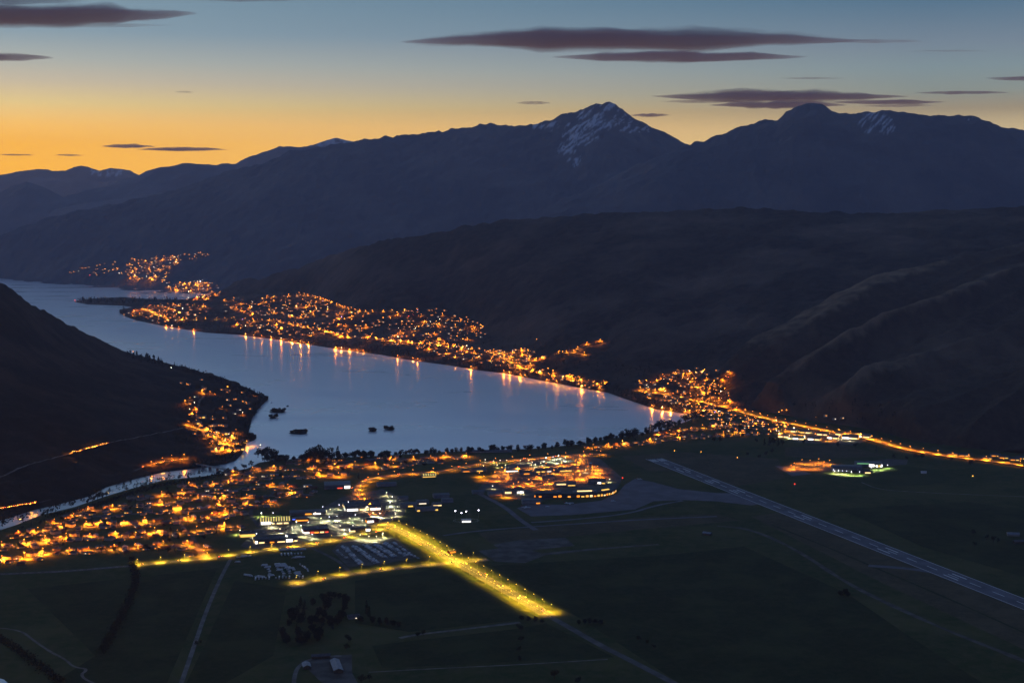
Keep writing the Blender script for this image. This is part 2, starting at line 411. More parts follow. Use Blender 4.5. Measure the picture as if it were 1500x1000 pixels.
loft('lakeside_hill', [SHORE_F,
     [(p[0], p[1] - 5, 7) for p in SHORE_F],
     [(175, 457.5, 12), (200, 452, 18), (230, 447, 25), (300, 441, 35), (345, 433, 50), (400, 430, 80), (440, 429, 95), (480, 438, 105), (520, 452, 110), (560, 455, 118), (600, 452, 128), (650, 451, 130), (690, 466, 112), (715, 484, 90), (760, 502, 72), (830, 510, 92), (890, 502, 112), (950, 543, 62), (1000, 536, 72), (1080, 540, 90), (1200, 540, 120), (1500, 540, 150), (1900, 540, 150)],
     [(175, 456, 8700), (230, 442, 9000), (300, 436, 9200), (325, 426, 9400), (340, 416, 9450), (352, 410, 9450), (368, 407, 9450), (380, 413, 9400), (400, 402, 9350), (430, 394, 9300), (455, 386, 9200), (480, 376, 9000), (510, 367, 8800), (535, 361, 8600), (560, 353, 8400), (590, 348, 8200), (620, 345, 8100), (650, 340, 8000), (675, 333, 7950), (700, 328, 7900), (740, 323, 7800), (800, 318, 7650), (850, 315, 7500), (900, 312, 7400), (1000, 309, 7300), (1060, 306, 7250), (1100, 305, 7200), (1150, 308, 7100), (1200, 311, 7000), (1260, 313, 6950), (1300, 313, 6900), (1350, 310, 6900), (1400, 306, 6850), (1500, 303, 6800), (1900, 280, 6600)],
     [(175, 462, 9400), (325, 450, 10300), (440, 430, 10300), (700, 380, 9300), (1000, 350, 9000), (1500, 345, 8600), (1900, 340, 8200)]],
     175, 1900, 860, [3, 34, 90, 10], [0, 0, 14, 8, 0], 520, M_mid, 3.0, 'dark forested hill above the far lakeside town', fine=13, fsc=80)
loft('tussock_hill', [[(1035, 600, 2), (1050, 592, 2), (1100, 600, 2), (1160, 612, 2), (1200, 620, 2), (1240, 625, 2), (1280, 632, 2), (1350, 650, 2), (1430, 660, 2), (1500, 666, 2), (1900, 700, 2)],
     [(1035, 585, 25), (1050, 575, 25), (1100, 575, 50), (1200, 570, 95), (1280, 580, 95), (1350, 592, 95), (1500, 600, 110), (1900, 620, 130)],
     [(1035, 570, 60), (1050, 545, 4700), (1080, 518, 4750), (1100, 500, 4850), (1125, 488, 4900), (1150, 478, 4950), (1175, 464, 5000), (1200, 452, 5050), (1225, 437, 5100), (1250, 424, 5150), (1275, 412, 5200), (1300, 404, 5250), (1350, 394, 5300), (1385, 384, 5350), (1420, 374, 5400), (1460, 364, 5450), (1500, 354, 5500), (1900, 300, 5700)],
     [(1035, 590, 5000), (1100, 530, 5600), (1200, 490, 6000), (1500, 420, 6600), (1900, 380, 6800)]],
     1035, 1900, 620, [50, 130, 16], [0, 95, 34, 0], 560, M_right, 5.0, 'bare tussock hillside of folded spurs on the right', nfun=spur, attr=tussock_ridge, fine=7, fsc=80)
loft('peninsula_hill', [[(-400, 840, -4), (0, 766, -4), (50, 749, -4), (80, 743, -4), (130, 730, -4), (155, 716, -4), (200, 703, -4), (240, 693, -4), (300, 685, -4), (330, 681, -4), (345, 676, -4), (354, 668, -4), (360, 655, -4), (364, 636, -4), (370, 611, -4), (382, 597, -4), (393, 586, -4)],
     [(-400, 825, 8), (0, 753, 8), (50, 738, 8), (80, 731, 8), (130, 718, 8), (155, 705, 8), (200, 692, 8), (240, 683, 8), (300, 676, 8), (330, 673, 7), (345, 668, 6), (354, 660, 5), (360, 648, 4), (364, 630, 3), (370, 606, 3), (382, 593, 2), (393, 584.5, 0.5)],
     [(-400, 600, 150), (0, 618, 124), (50, 612, 122), (100, 606, 112), (150, 604, 92), (185, 602, 76), (230, 602, 55), (262, 603, 40), (300, 607, 22), (340, 610, 11), (362, 608, 7), (372, 598, 5), (385, 589, 3.5), (393, 582.5, 1)],
     [(-400, 300, 3900), (-150, 370, 4300), (0, 417, 4600), (10, 419, 4650), (20, 425, 4700), (33, 434, 4760), (45, 446, 4830), (58, 453, 4900), (75, 461, 5020), (88, 468, 5120), (100, 476, 5200), (115, 482, 5280), (130, 491, 5350), (150, 500, 5420), (165, 509, 5470), (185, 517, 5540), (205, 523, 5540), (230, 529, 5530), (262, 537, 5460), (300, 547, 5330), (340, 560, 5080), (365, 570, 4920), (385, 580, 4740), (393, 581.5, 4690)],
     [(-400, 420, 5300), (0, 470, 5600), (100, 505, 6000), (185, 519.5, 6150), (262, 540, 5650), (300, 550, 5430), (340, 562, 5180), (385, 580.5, 4800), (393, 581, 4750)]],
     -400, 393, 460, [6, 70, 90, 14], [0, 0, 11, 5, 0], 330, M_left, 12.0, 'dark bracken covered peninsula hill on the left', fine=8, fsc=60)
# islets and the wooded gardens point
loft('gardens_point', [[(110, 444, -3), (130, 447, -3), (180, 449, -3), (215, 455, -3), (260, 450, -3)],
     [(110, 442, 1), (130, 444, 5), (180, 445, 7), (215, 448, 8), (260, 445, 8)],
     [(110, 441.5, 1), (130, 440, 5), (180, 438, 8), (215, 440, 8), (260, 441, 8)],
     [(110, 441, -3), (130, 436, -3), (180, 434, -3), (215, 437, -3), (260, 438, -3)]], 110, 260, 60, [2, 3, 2], [0, 0, 0, 0], 100, M_mid, 1.0, 'low wooded point reaching into the lake')
# plain with the airport
SHORE_N = [(-500, 860), (-200, 812), (0, 775), (25, 767), (60, 753), (110, 741), (150, 727), (190, 715), (240, 702), (300, 696), (340, 690), (365, 684), (380, 676), (400, 673), (440, 670), (500, 668.5), (560, 666), (640, 661), (700, 658.5), (780, 656), (850, 649), (890, 641), (930, 636), (965, 630), (990, 622), (1010, 614), (1035, 604), (1060, 585), (1100, 560), (1900, 560)]
def zl(lst, z, dy=0): return [(a, b + dy, z) for a, b in lst]
loft('plain', [zl(SHORE_N, -4), zl(SHORE_N, 5.6, 2.2), [(-500, 880, 6), (1900, 760, 6)], [(-500, 1010, 6), (1900, 1010, 6)], [(-500, 1400, 6), (1900, 1400, 6)], [(-500, 6000, 6), (1900, 6000, 6)]],
     -500, 1900, 480, [3, 12, 8, 6, 4], [0] * 6, 100, M_grass, 1.0, 'flat dark green plain around the airport', smooth=False)
me_ = TERR[-1].data

# ------------------------------------------------------------------ lake
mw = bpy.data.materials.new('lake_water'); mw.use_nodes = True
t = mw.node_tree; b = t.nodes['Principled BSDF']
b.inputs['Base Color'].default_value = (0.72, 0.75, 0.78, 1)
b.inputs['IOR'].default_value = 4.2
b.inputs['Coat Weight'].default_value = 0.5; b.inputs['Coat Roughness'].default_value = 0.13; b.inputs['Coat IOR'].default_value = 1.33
tcx = nd(t, 'ShaderNodeTexCoord')
mp = nd(t, 'ShaderNodeMapping'); mp.inputs['Scale'].default_value = (0.0016, 0.0042, 1); mp.inputs['Rotation'].default_value = (0, 0, R(14))
t.links.new(tcx.outputs['Object'], mp.inputs['Vector'])
n1 = nd(t, 'ShaderNodeTexNoise'); n1.inputs['Scale'].default_value = 1.0; n1.inputs['Detail'].default_value = 5
t.links.new(mp.outputs[0], n1.inputs['Vector'])
mr = nd(t, 'ShaderNodeMapRange'); mr.inputs['From Min'].default_value = 0.35; mr.inputs['From Max'].default_value = 0.7
mr.inputs['To Min'].default_value = 0.24; mr.inputs['To Max'].default_value = 0.50
t.links.new(n1.outputs['Fac'], mr.inputs['Value']); t.links.new(mr.outputs[0], b.inputs['Roughness'])
n2 = nd(t, 'ShaderNodeTexNoise'); n2.inputs['Scale'].default_value = 0.06; n2.inputs['Detail'].default_value = 3
t.links.new(tcx.outputs['Object'], n2.inputs['Vector'])
bp = nd(t, 'ShaderNodeBump'); bp.inputs['Strength'].default_value = 0.0; bp.inputs['Distance'].default_value = 0.6
t.links.new(n2.outputs['Fac'], bp.inputs['Height']); t.links.new(bp.outputs[0], b.inputs['Normal'])
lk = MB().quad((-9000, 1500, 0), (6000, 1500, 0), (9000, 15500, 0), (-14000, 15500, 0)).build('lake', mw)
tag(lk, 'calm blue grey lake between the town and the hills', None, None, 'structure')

mr_ = mw.copy(); mr_.name = 'river_water'; mr_.node_tree.nodes['Principled BSDF'].inputs['Base Color'].default_value = (0.10, 0.13, 0.18, 1)
P = [at(x, y, 0.06) for x, y in ((300, 672), (352, 694), (-500, 1000), (-500, 760))]
tag(MB().quad(P[3], P[2], P[1], P[0]).build('river', mr_), 'pale river winding past the suburb below the bridge', None, None, 'structure')
# ------------------------------------------------------------------ roads, runway, yards and fields on the plain
Z0 = 6.0
M_asph = mat('asphalt', (0.045, 0.045, 0.048), 0.85, 0.3, 0.08)
M_road = mat('worn_road', (0.10, 0.095, 0.09), 0.9, 0.3, 0.06)
M_track = mat('gravel_track', (0.15, 0.14, 0.125), 0.95, 0.35, 0.07)
M_apron = mat('apron_concrete', (0.125, 0.115, 0.13), 0.85, 0.2, 0.03)
M_runway = mat('runway_asphalt', (0.105, 0.105, 0.125), 0.8, 0.3, 0.03)
M_mark = mat('road_paint', (0.72, 0.72, 0.70), 0.6, 0.1, 0.5)
M_yard = mat('yard_gravel', (0.085, 0.08, 0.07), 0.95, 0.4, 0.05)
M_carpark = mat('car_park_asphalt', (0.075, 0.072, 0.066), 0.9, 0.3, 0.05)
def line3(pts, z=Z0): return [at(x, y, z) for x, y in pts]
def resample(P, step):
    out = [P[0].copy()]; acc = 0.0
    for a, b in zip(P, P[1:]):
        L = (b - a).length
        while acc + step <= L + (0 if True else 0):
            acc += step; out.append(a.lerp(b, acc / L))
        acc -= L
    if (out[-1] - P[-1]).length > step * 0.3: out.append(P[-1].copy())
    return out
def smooth_line(P, it=2):
    for _ in range(it):
        Q = [P[0]]
        for a, b in zip(P, P[1:]): Q += [a.lerp(b, .25), a.lerp(b, .75)]
        P = Q + [P[-1]]
    return P
def ribbon(P, w, lift, wob=0.0):
    vs = []; n = len(P)
    for i, p in enumerate(P):
        d = (P[min(i + 1, n - 1)] - P[max(i - 1, 0)]); d.z = 0; d.normalize()
        s = Vector((-d.y, d.x, 0)); ww = w / 2 * (1 + wob * noise.noise(Vector((p.x / 40, p.y / 40, 1))))
        vs += [p + s * ww + Vector((0, 0, lift)), p - s * ww + Vector((0, 0, lift))]
    return vs, [(2 * i, 2 * i + 1, 2 * i + 3, 2 * i + 2) for i in range(n - 1)]
def road(name, label, pts, w, m=None, lift=0.3, wob=0.0, marks=False, curb=False):
    P = smooth_line(line3(pts)); mb = MB(); mb.add(*ribbon(P, w, lift, wob))
    mats = [m or M_asph]
    o = mb.build(name, mats)
    if marks:
        k = MB(); Q = resample(P, 6.0)
        for i in range(0, len(Q) - 1, 2):
            k.add(*ribbon([Q[i], Q[i + 1]], 0.5, lift + 0.06))
        k.build('centre_line', M_mark, o)
    return tag(o, label, None, None, 'structure')
def sheet(name, label, pts, m, lift=0.2, kind='structure', z=Z0):
    P = [at(x, y, z) for x, y in pts]
    a = sum(P[i].x * P[(i + 1) % len(P)].y - P[(i + 1) % len(P)].x * P[i].y for i in range(len(P)))
    if a < 0: P.reverse()
    mb = MB(); mb.add([p + Vector((0, 0, lift)) for p in P], [tuple(range(len(P)))])
    return tag(mb.build(name, m), label, None, None, kind)

M_f1 = land('dark_field', (0.012, 0.028, 0.006), (0.036, 0.052, 0.014), (0.052, 0.054, 0.024), 90, bump=0.2, bdist=0.4)
M_f2 = land('mown_field', (0.028, 0.050, 0.012), (0.044, 0.062, 0.020), (0.050, 0.052, 0.026), 120, bump=0.2, bdist=0.4)
M_f3 = land('dry_field', (0.052, 0.052, 0.026), (0.098, 0.080, 0.044), (0.13, 0.10, 0.06), 80, bump=0.2, bdist=0.4)
sheet('field', 'dark pasture beside the narrow farm road', [(40, 862), (190, 846), (318, 832), (240, 1010), (60, 1010), (140, 960)], M_f1, 0.10)
sheet('field', 'pasture between the farm road and the tree clump', [(344, 850), (420, 862), (400, 960), (330, 1000), (268, 1010)], M_f1, 0.10)
sheet('field', 'dark paddock between the lit crossroads and the farm', [(520, 850), (650, 832), (780, 905), (600, 925), (520, 912)], M_f1, 0.10)
sheet('field', 'paddock in front of the pale farm road', [(545, 945), (760, 920), (800, 912), (900, 962), (560, 978)], M_f1, 0.10)
sheet('field', 'wide dark pasture right of the yellow lit road', [(720, 828), (980, 812), (1090, 800), (1240, 868), (1330, 930), (1440, 1000), (1010, 1010), (850, 905), (815, 888)], M_f1, 0.10)
sheet('field', 'mown grass strip along the runway', [(1100, 756), (1160, 748), (1330, 818), (1520, 892), (1520, 960), (1290, 852)], M_f3, 0.08)
sheet('field', 'grass beyond the far end of the runway', [(910, 668), (1000, 662), (1140, 672), (1150, 700), (1080, 712), (1010, 690), (950, 690)], M_f3, 0.08)
sheet('field', 'green sports field beside the floodlit school', [(1270, 688), (1330, 682), (1380, 690), (1388, 700), (1360, 710), (1300, 712), (1262, 702)], M_f2, 0.12)
sheet('field', 'grass between the taxiways in front of the apron', [(700, 780), (930, 758), (1050, 752), (1085, 762), (930, 776), (720, 796)], M_f3, 0.08)
sheet('field', 'dark paddock far right beyond the runway', [(1230, 745), (1420, 735), (1520, 750), (1520, 850), (1350, 800)], M_f1, 0.08)
sheet('field', 'brownish paddock below the highway on the right', [(1150, 655), (1230, 650), (1300, 668), (1210, 672), (1150, 668)], M_f3, 0.08)

def on_land(px, py, names=None):
    h = cast(px, py, names)
    return h[0] if h else at(px, py)
# runway with its markings
A, B = at(957, 671.5), at(1560, 908)
mb = MB(); rw = mb.add(*ribbon([A, B], 46, 0.35)).build('runway', M_runway)
tag(rw, 'long grey runway with white markings crossing the plain', None, None, 'structure')
k = MB(); d = (B - A).normalized(); L = (B - A).length; s_ = Vector((-d.y, d.x, 0))
for e in (-21, 21): k.add(*ribbon([A + s_ * e, B + s_ * e], 1.2, 0.45))
x = 60
while x < L - 20:
    k.add(*ribbon([A + d * x, A + d * (x + 30)], 1.6, 0.45)); x += 60
for q in range(-4, 5):
    if q: k.add(*ribbon([A + d * 12 + s_ * q * 4.4, A + d * 42 + s_ * q * 4.4], 2.2, 0.45))
for f in (150, 300, 420, 700, 1000, 1200, 1450):
    for e in (-9, 9): k.add(*ribbon([A + d * f + s_ * e, A + d * (f + 40) + s_ * e], 2.6, 0.5))
k.build('runway_marking', M_mark, rw)
sheet('apron', 'grey violet concrete apron in front of the air terminal', [(757, 744), (775, 738), (830, 739), (880, 733), (905, 722), (915, 710), (930, 701), (957, 706), (994, 716), (1050, 722), (1090, 722), (1128, 736), (1100, 740), (1050, 734), (1000, 732), (957, 734), (930, 746), (837, 754), (778, 756)], M_apron, 0.25)
road('taxiway', 'narrow pale taxiway in front of the apron', [(778, 765), (850, 760), (922, 752), (960, 740), (1000, 733)], 9, M_runway, 0.30)
road('taxiway', 'long pale taxiway curving through the airfield grass', [(650, 784), (690, 778), (778, 771), (860, 766), (930, 761), (1050, 756)], 9, M_runway, 0.22)
road('taxiway', 'short stub of paving beside the runway on the right', [(1272, 828), (1300, 830), (1330, 832), (1370, 838)], 16, M_runway, 0.22)
road('taxiway', 'grey link strip running down from the apron edge', [(700, 722), (740, 742), (760, 760), (785, 776)], 12, M_apron, 0.24)
road('dirt_track', 'long dirt track alongside the runway', [(1050, 770), (1100, 774), (1170, 806), (1240, 854), (1320, 893), (1400, 928), (1478, 958), (1540, 985)], 10, M_yard, 0.14, 0.7)
road('dirt_track', 'thin drain line through the runway grass', [(1130, 768), (1210, 800), (1270, 826), (1380, 872), (1520, 935)], 5, M_f1, 0.16, 0.4)
sheet('gravel_yard', 'pale gravel patch on the airfield grass', [(722, 797), (760, 791), (828, 787), (842, 799), (785, 805), (738, 808)], M_yard, 0.18)
road('dirt_track', 'pale dirt strip beyond the lit crossroads', [(770, 814), (830, 808), (880, 803), (965, 797)], 13, M_yard, 0.2, 0.5)
sheet('gravel_yard', 'earthworks yard right of the lit crossroads', [(700, 806), (760, 800), (800, 812), (770, 824), (725, 822)], M_yard, 0.12)
road('road', 'narrow straight farm road through the fields', [(262, 1010), (276, 970), (288, 935), (302, 895), (322, 848), (338, 818)], 6.5, M_track, 0.2)
road('road', 'pale farm road with a white van', [(585, 934), (610, 929), (680, 921), (762, 911)], 8, M_track, 0.2, 0.2)
road('road', 'unlit road running on past the lit highway', [(806, 903), (840, 922), (880, 945), (930, 970), (1010, 1012)], 12, M_road, 0.26)
road('dirt_track', 'faint track across the front fields', [(540, 984), (650, 978), (760, 973), (890, 965)], 3.5, M_track, 0.18)
road('dirt_track', 'winding pale track in the bottom left corner', [(-20, 918), (30, 922), (50, 938), (75, 955), (96, 965), (108, 977), (130, 979), (115, 990), (150, 1006)], 4.5, M_track, 0.25, 0.3)
sheet('farm_yard', 'pale yard around the farm sheds', [(440, 968), (470, 961), (515, 958), (516, 985), (524, 1000), (500, 1010), (470, 998), (446, 975)], M_yard, 0.2)
road('road', 'farm drive from the shed yard', [(430, 1004), (432, 985), (440, 972), (462, 962), (500, 960)], 6, M_track, 0.28)
road('dirt_track', 'pale track through the far right paddocks', [(1262, 706), (1285, 716), (1330, 720), (1420, 724), (1520, 728)], 5, M_track, 0.2)
HWY = [(563, 767), (600, 783), (660, 818), (720, 852), (772, 882), (808, 904)]
CROSS = [(425, 858), (470, 848), (540, 837), (610, 829), (665, 824), (715, 819)]
road('highway', 'yellow lit highway running down from the shopping centre', HWY, 24, M_road, 0.34, 0.0, True)
road('road', 'yellow lit side road crossing the highway', CROSS, 20, M_road, 0.28, 0.0, True)
sheet('gravel_yard', 'bare gravel end of the lit side road', [(422, 850), (440, 848), (446, 858), (428, 862)], M_yard, 0.16)
RING = [(-30, 842), (60, 838), (101, 836), (184, 829), (213, 827), (267, 821), (301, 819), (368, 809), (410, 804), (450, 799), (495, 791), (543, 782), (568, 772)]
road('road', 'ring road between the suburb and the fields', RING, 13, M_road, 0.30, 0.0, True)
road('road', 'pale service lane between the vehicle yards', [(452, 800), (478, 812), (500, 824), (512, 838)], 8, M_yard, 0.22)
# vehicle yards
sheet('gravel_yard', 'dark gravel yard with rows of parked vehicles', [(486, 806), (500, 792), (545, 787), (580, 788), (612, 816), (560, 826), (510, 830)], M_yard, 0.14)
# shopping centre and car parks
sheet('car_park', 'floodlit car park around the shopping halls', [(352, 800), (372, 776), (430, 757), (470, 745), (500, 728), (560, 716), (600, 734), (590, 756), (562, 768), (540, 780), (500, 788), (448, 797), (390, 805)], M_carpark, 0.2)
sheet('car_park', 'orange lit car park behind the air terminal', [(700, 715), (730, 688), (760, 672), (850, 664), (880, 672), (900, 690), (912, 700), (905, 714), (860, 722), (780, 735), (735, 728)], M_carpark, 0.2)
sheet('car_park', 'orange lit car park beside the school', [(1154, 682), (1170, 675), (1220, 676), (1226, 686), (1206, 691), (1168, 690)], M_carpark, 0.2)
sheet('car_park', 'forecourt behind the school roofs', [(1250, 678), (1300, 672), (1330, 673), (1328, 680), (1280, 684)], M_carpark, 0.22)
sheet('car_park', 'brightly lit commercial forecourt by the highway', [(1140, 636), (1190, 630), (1240, 634), (1282, 642), (1250, 652), (1170, 648)], M_carpark, 0.2)
sheet('gravel_yard', 'dark sealed square left of the school car park', [(1135, 682), (1160, 684), (1190, 694), (1160, 697)], M_apron, 0.16)
MAINST = [(895, 666), (870, 665), (820, 668), (740, 674), (690, 681), (650, 690), (600, 693), (560, 697), (532, 704), (520, 716), (524, 735), (545, 752), (566, 768)]
road('road', 'orange lit main street curving past the shopping centre', MAINST, 18, M_road, 0.32)
LOOP = [(720, 700), (760, 690), (810, 684), (850, 682), (856, 674), (846, 669)]
road('road', 'orange lit airport loop road', LOOP, 13, M_road, 0.32)
TERM = [(740, 715), (780, 712), (830, 706), (870, 700), (885, 690), (862, 680)]
road('road', 'short terminal drive in front of the car park', TERM, 11, M_road, 0.36)

# suburb streets: polylines from the fields up to the lake
STREETS = [
    ('the street beside the fields', [(-20, 823), (30, 823), (62, 815), (100, 809), (150, 804), (215, 802), (255, 800), (290, 805), (300, 816)]),
    ('the second street from the fields', [(-20, 801), (40, 797), (85, 791), (130, 787), (175, 785), (220, 783), (265, 781), (310, 778), (345, 772)]),
    ('the third street from the fields', [(8, 785), (60, 778), (110, 772), (160, 768), (215, 766), (270, 763), (320, 757), (362, 751)]),
    ('the fourth street from the fields', [(66, 768), (110, 761), (160, 756), (210, 752), (265, 748), (320, 743), (370, 741), (410, 738)]),
    ('the fifth street from the fields', [(110, 752), (160, 746), (210, 740), (260, 735), (310, 731), (360, 729), (420, 727), (460, 725)]),
    ('the street near the river', [(190, 733), (240, 726), (290, 720), (340, 717), (390, 714), (455, 712)]),
    ('the street above the river meadow', [(265, 715), (310, 709), (350, 704), (400, 701), (455, 699), (500, 697)]),
    ('the street below the lake trees', [(330, 697), (380, 692), (430, 688), (480, 686), (530, 684), (590, 682), (640, 678)]),
    ('the street along the lake trees', [(420, 680), (470, 677), (520, 675), (570, 674), (620, 673), (690, 670)]),
]
_rw = random.Random(4)
def wavy(pts, amp=3.2):
    out = [pts[0]]
    for a, b in zip(pts, pts[1:]):
        out.append(((a[0] + b[0]) / 2, (a[1] + b[1]) / 2 + _rw.uniform(-amp, amp))); out.append((b[0], b[1] + _rw.uniform(-amp, amp) * .7))
    return out
STREETS = [(n_, wavy(p_)) for n_, p_ in STREETS]
for nm, pts in STREETS:
    road('road', nm.replace('the ', 'suburb road, ', 1), pts, 13, M_road, 0.26, 0.3)
road('road', 'cross street linking the suburb streets', [(300, 816), (285, 790), (262, 765), (250, 748), (262, 735), (280, 722)], 8, M_asph, 0.24)
road('road', 'cross street climbing past the long hall', [(380, 772), (365, 752), (372, 741), (395, 727), (410, 712), (425, 700), (430, 688)], 8, M_asph, 0.24)
RSTREETS = [
    ('the street beside the airfield', [(860, 658), (930, 650), (990, 643), (1050, 638), (1110, 634)]),
    ('the street behind the bay trees', [(960, 640), (1010, 630), (1060, 624), (1120, 621)]),
]
for nm, pts in RSTREETS: road('road', nm.replace('the ', 'bay suburb road, ', 1), pts, 8, M_asph, 0.26)

# roads laid over the hill slopes
def hill_road(name, label, pts, w, m, names, lift=1.2, step=14):
    out = []
    for a, b in zip(pts, pts[1:]):
        n = max(2, int(math.hypot(b[0] - a[0], b[1] - a[1]) / 3))
        for i in range(n): out.append((a[0] + (b[0] - a[0]) * i / n, a[1] + (b[1] - a[1]) * i / n))
    out.append(pts[-1]); P = [on_land(x, y, names) for x, y in out]
    for _ in range(3):
        P = [P[0]] + [(P[i - 1] + P[i] * 2 + P[i + 1]) / 4 for i in range(1, len(P) - 1)] + [P[-1]]
    for p in P: p.z = max(p.z, ground_z(p.x, p.y, 0.5) + lift)
    o = MB().add(*ribbon(P, w, 0.0)).build(name, m)
    tag(o, label, None, None, 'structure')
    return P
PH = ['peninsula_hill']
H1 = hill_road('road', 'hillside road on the left peninsula hill', [(-20, 706), (0, 699), (40, 681), (75, 672), (107, 663), (157, 649), (200, 641), (245, 632), (275, 626)], 9, M_track, PH)
H2 = hill_road('road', 'lower road above the river at the left edge', [(-20, 749), (0, 745), (55, 736), (75, 732)], 8, M_asph, PH)
H3 = hill_road('road', 'riverside road leading to the bridge', [(198, 690), (212, 683), (240, 677), (262, 673), (282, 674), (300, 677)], 8, M_asph, PH)
H4 = hill_road('road', 'village road climbing along the peninsula', [(300, 640), (292, 622), (287, 605), (290, 592), (300, 578), (296, 565)], 8, M_road, PH)
H5 = hill_road('road', 'orange lit street of the peninsula village', [(268, 622), (290, 628), (305, 634), (318, 645), (330, 655), (350, 648)], 10, M_road, PH)
NF = ['lakeside_hill', 'tussock_hill', 'main_mountain', 'plain']
LAKERD = hill_road('highway', 'orange lit lakeside road below the far town', [(205, 452), (235, 464), (270, 468), (330, 468), (380, 470), (400, 470), (445, 480), (475, 485), (500, 495), (545, 497), (570, 500), (640, 506), (690, 512), (720, 518), (740, 526), (755, 536), (780, 545), (820, 555), (850, 560), (890, 562)], 16, M_road, NF, 2.0)
HW6 = hill_road('highway', 'brightly lit highway along the foot of the tussock hill', [(930, 572), (960, 577), (990, 581), (1030, 590), (1070, 600), (1100, 608), (1130, 616), (1160, 622), (1200, 630), (1240, 637), (1280, 646), (1330, 660), (1400, 671), (1450, 676), (1520, 686)], 18, M_road, NF, 2.0)
UPRD = hill_road('road', 'zigzag lit road on the dark forest hill', [(810, 519), (830, 519), (850, 511), (858, 506), (885, 500)], 9, M_road, NF, 2.0)
UPRD2 = hill_road('road', 'short lit spur road below the zigzag', [(832, 516), (848, 519), (864, 522)], 9, M_road, NF, 2.0)
TERR1 = hill_road('road', 'terrace street above the lakeside road', [(400, 437), (440, 431), (470, 439), (500, 451), (530, 458), (560, 457), (600, 456)], 9, M_asph, NF, 2.0)
HILLST = hill_road('road', 'lit street climbing the small hill suburb', [(985, 546), (1000, 552), (1012, 560), (1022, 570), (1040, 585)], 10, M_road, NF, 2.0)
# small reach of river in the bottom left corner
sheet('river', 'glimpse of the river in the bottom left corner', [(-40, 985), (-4, 992), (6, 995), (14, 1002), (16, 1020), (-40, 1020)], mr_, 0.3)
# ------------------------------------------------------------------ lights
ORANGE = (1.0, 0.40, 0.045); AMBER = (1.0, 0.50, 0.07); YELLOW = (1.0, 0.66, 0.06); WHITE = (1.0, 0.86, 0.68); COOL = (0.86, 0.90, 1.0)
G_orange = glow('lamp_orange', (1.0, 0.30, 0.025), 9); G_yellow = glow('lamp_yellow', (1.0, 0.66, 0.08), 7)
G_white = glow('lamp_white', (1.0, 0.82, 0.60), 9); G_cool = glow('lamp_cool', (0.88, 0.84, 1.0), 9); G_red = glow('lamp_red', (1.0, 0.05, 0.02), 2.2)
W_warm = glow('window_warm', (1.0, 0.40, 0.06), 1.6); W_amber = glow('window_amber', (1.0, 0.30, 0.025), 1.7)
W_white = glow('window_white', (1.0, 0.84, 0.60), 1.5); W_yel = glow('window_yellow', (1.0, 0.58, 0.11), 1.5)
M_pole = mat('galvanised_steel', (0.28, 0.29, 0.30), 0.5, 0.15, 2.0, metallic=0.6)
LIGHTS = {}
def light_data(kind, colr, power, angle=150.0, radius=0.5):
    k = (kind, colr, power, angle)
    if k not in LIGHTS:
        l = bpy.data.lights.new(kind.lower() + '_lamp', kind)
        l.color = colr; l.energy = power; l.shadow_soft_size = radius
        if kind == 'SPOT': l.spot_size = R(angle); l.spot_blend = 0.7
        LIGHTS[k] = l
    return LIGHTS[k]
def make_lamp(name, h, arm, head_mat, colr, power, head=(1.5, 0.8, 0.5), angle=150.0, kind='SPOT'):
    """street lamp: pole with an outreach arm, a glowing head and the light it throws"""
    mb = MB(); mb.tube((0, 0, 0), (0, 0, h), 0.14, 0.08); mb.tube((0, 0, 0), (0, 0, 0.5), 0.28, 0.22)
    if arm: mb.tube((0, 0, h - 0.15), (0, -arm, h + 0.35), 0.07, 0.05)
    me = mb.mesh(name, M_pole)
    hb = MB(); hb.box((0, -arm, h + 0.45), (head[1], head[0], head[2]), 0, 0, 0.75); hb.ball((0, -arm, h + 0.1), head[1] * 0.55, 6, 4)
    hm = hb.mesh('lamp_head', head_mat)
    ld = light_data(kind, colr, power, angle) if power else None
    def put(p, rz=0.0, label=None, group=None, cat='street lamp', lit=True):
        o = link(name, me, None, p, rz); tag(o, label, cat, group)
        h_ = link('lamp_head', hm, o)
        if ld and lit:
            lo = bpy.data.objects.new('lamp_light', ld); col.objects.link(lo); lo.parent = o
            lo.location = (0, -arm, h - 0.5)
        return o
    return put
_ls = [make_lamp('street_lamp', h, 1.8, G_orange, (1.0, 0.25, 0.008), pw, (1.3 * k, 0.8 * k, 0.5), 174) for h, pw, k in ((8.5, 90000, .8), (10.0, 210000, 1.0), (12.0, 430000, 1.2))]
def lamp_street(*a, **k): return random.choice((_ls[0], _ls[1], _ls[1], _ls[2]))(*a, **k)
lamp_main = make_lamp('street_lamp', 10.5, 2.2, G_orange, (1.0, 0.28, 0.010), 150000, (1.5, 0.9, 0.5), 165)
_lh = [make_lamp('street_lamp', 12.5, 2.6, G_yellow, (1.0, 0.57, 0.025), pw, (1.2 * k, 0.6 * k, 0.4), 150) for pw, k in ((50000, .8), (85000, 1.0), (125000, 1.1))]
def lamp_hwy(*a, **k): return random.choice(_lh)(*a, **k)
lamp_ring = make_lamp('street_lamp', 9.5, 2.0, G_yellow, (1.0, 0.56, 0.03), 110000, (1.2, 0.6, 0.4), 165)
lamp_park = make_lamp('car_park_lamp', 9.0, 0.6, G_white, (1.0, 0.90, 0.46), 100000, (1.3, 1.1, 0.5), 160)
lamp_cool = make_lamp('car_park_lamp', 9.0, 0.6, G_cool, (0.92, 0.98, 0.56), 95000, (1.3, 1.0, 0.5), 160)
lamp_green = make_lamp('car_park_lamp', 7.0, 0.6, G_white, (0.95, 0.85, 0.40), 45000, (1.3, 1.1, 0.5), 150)
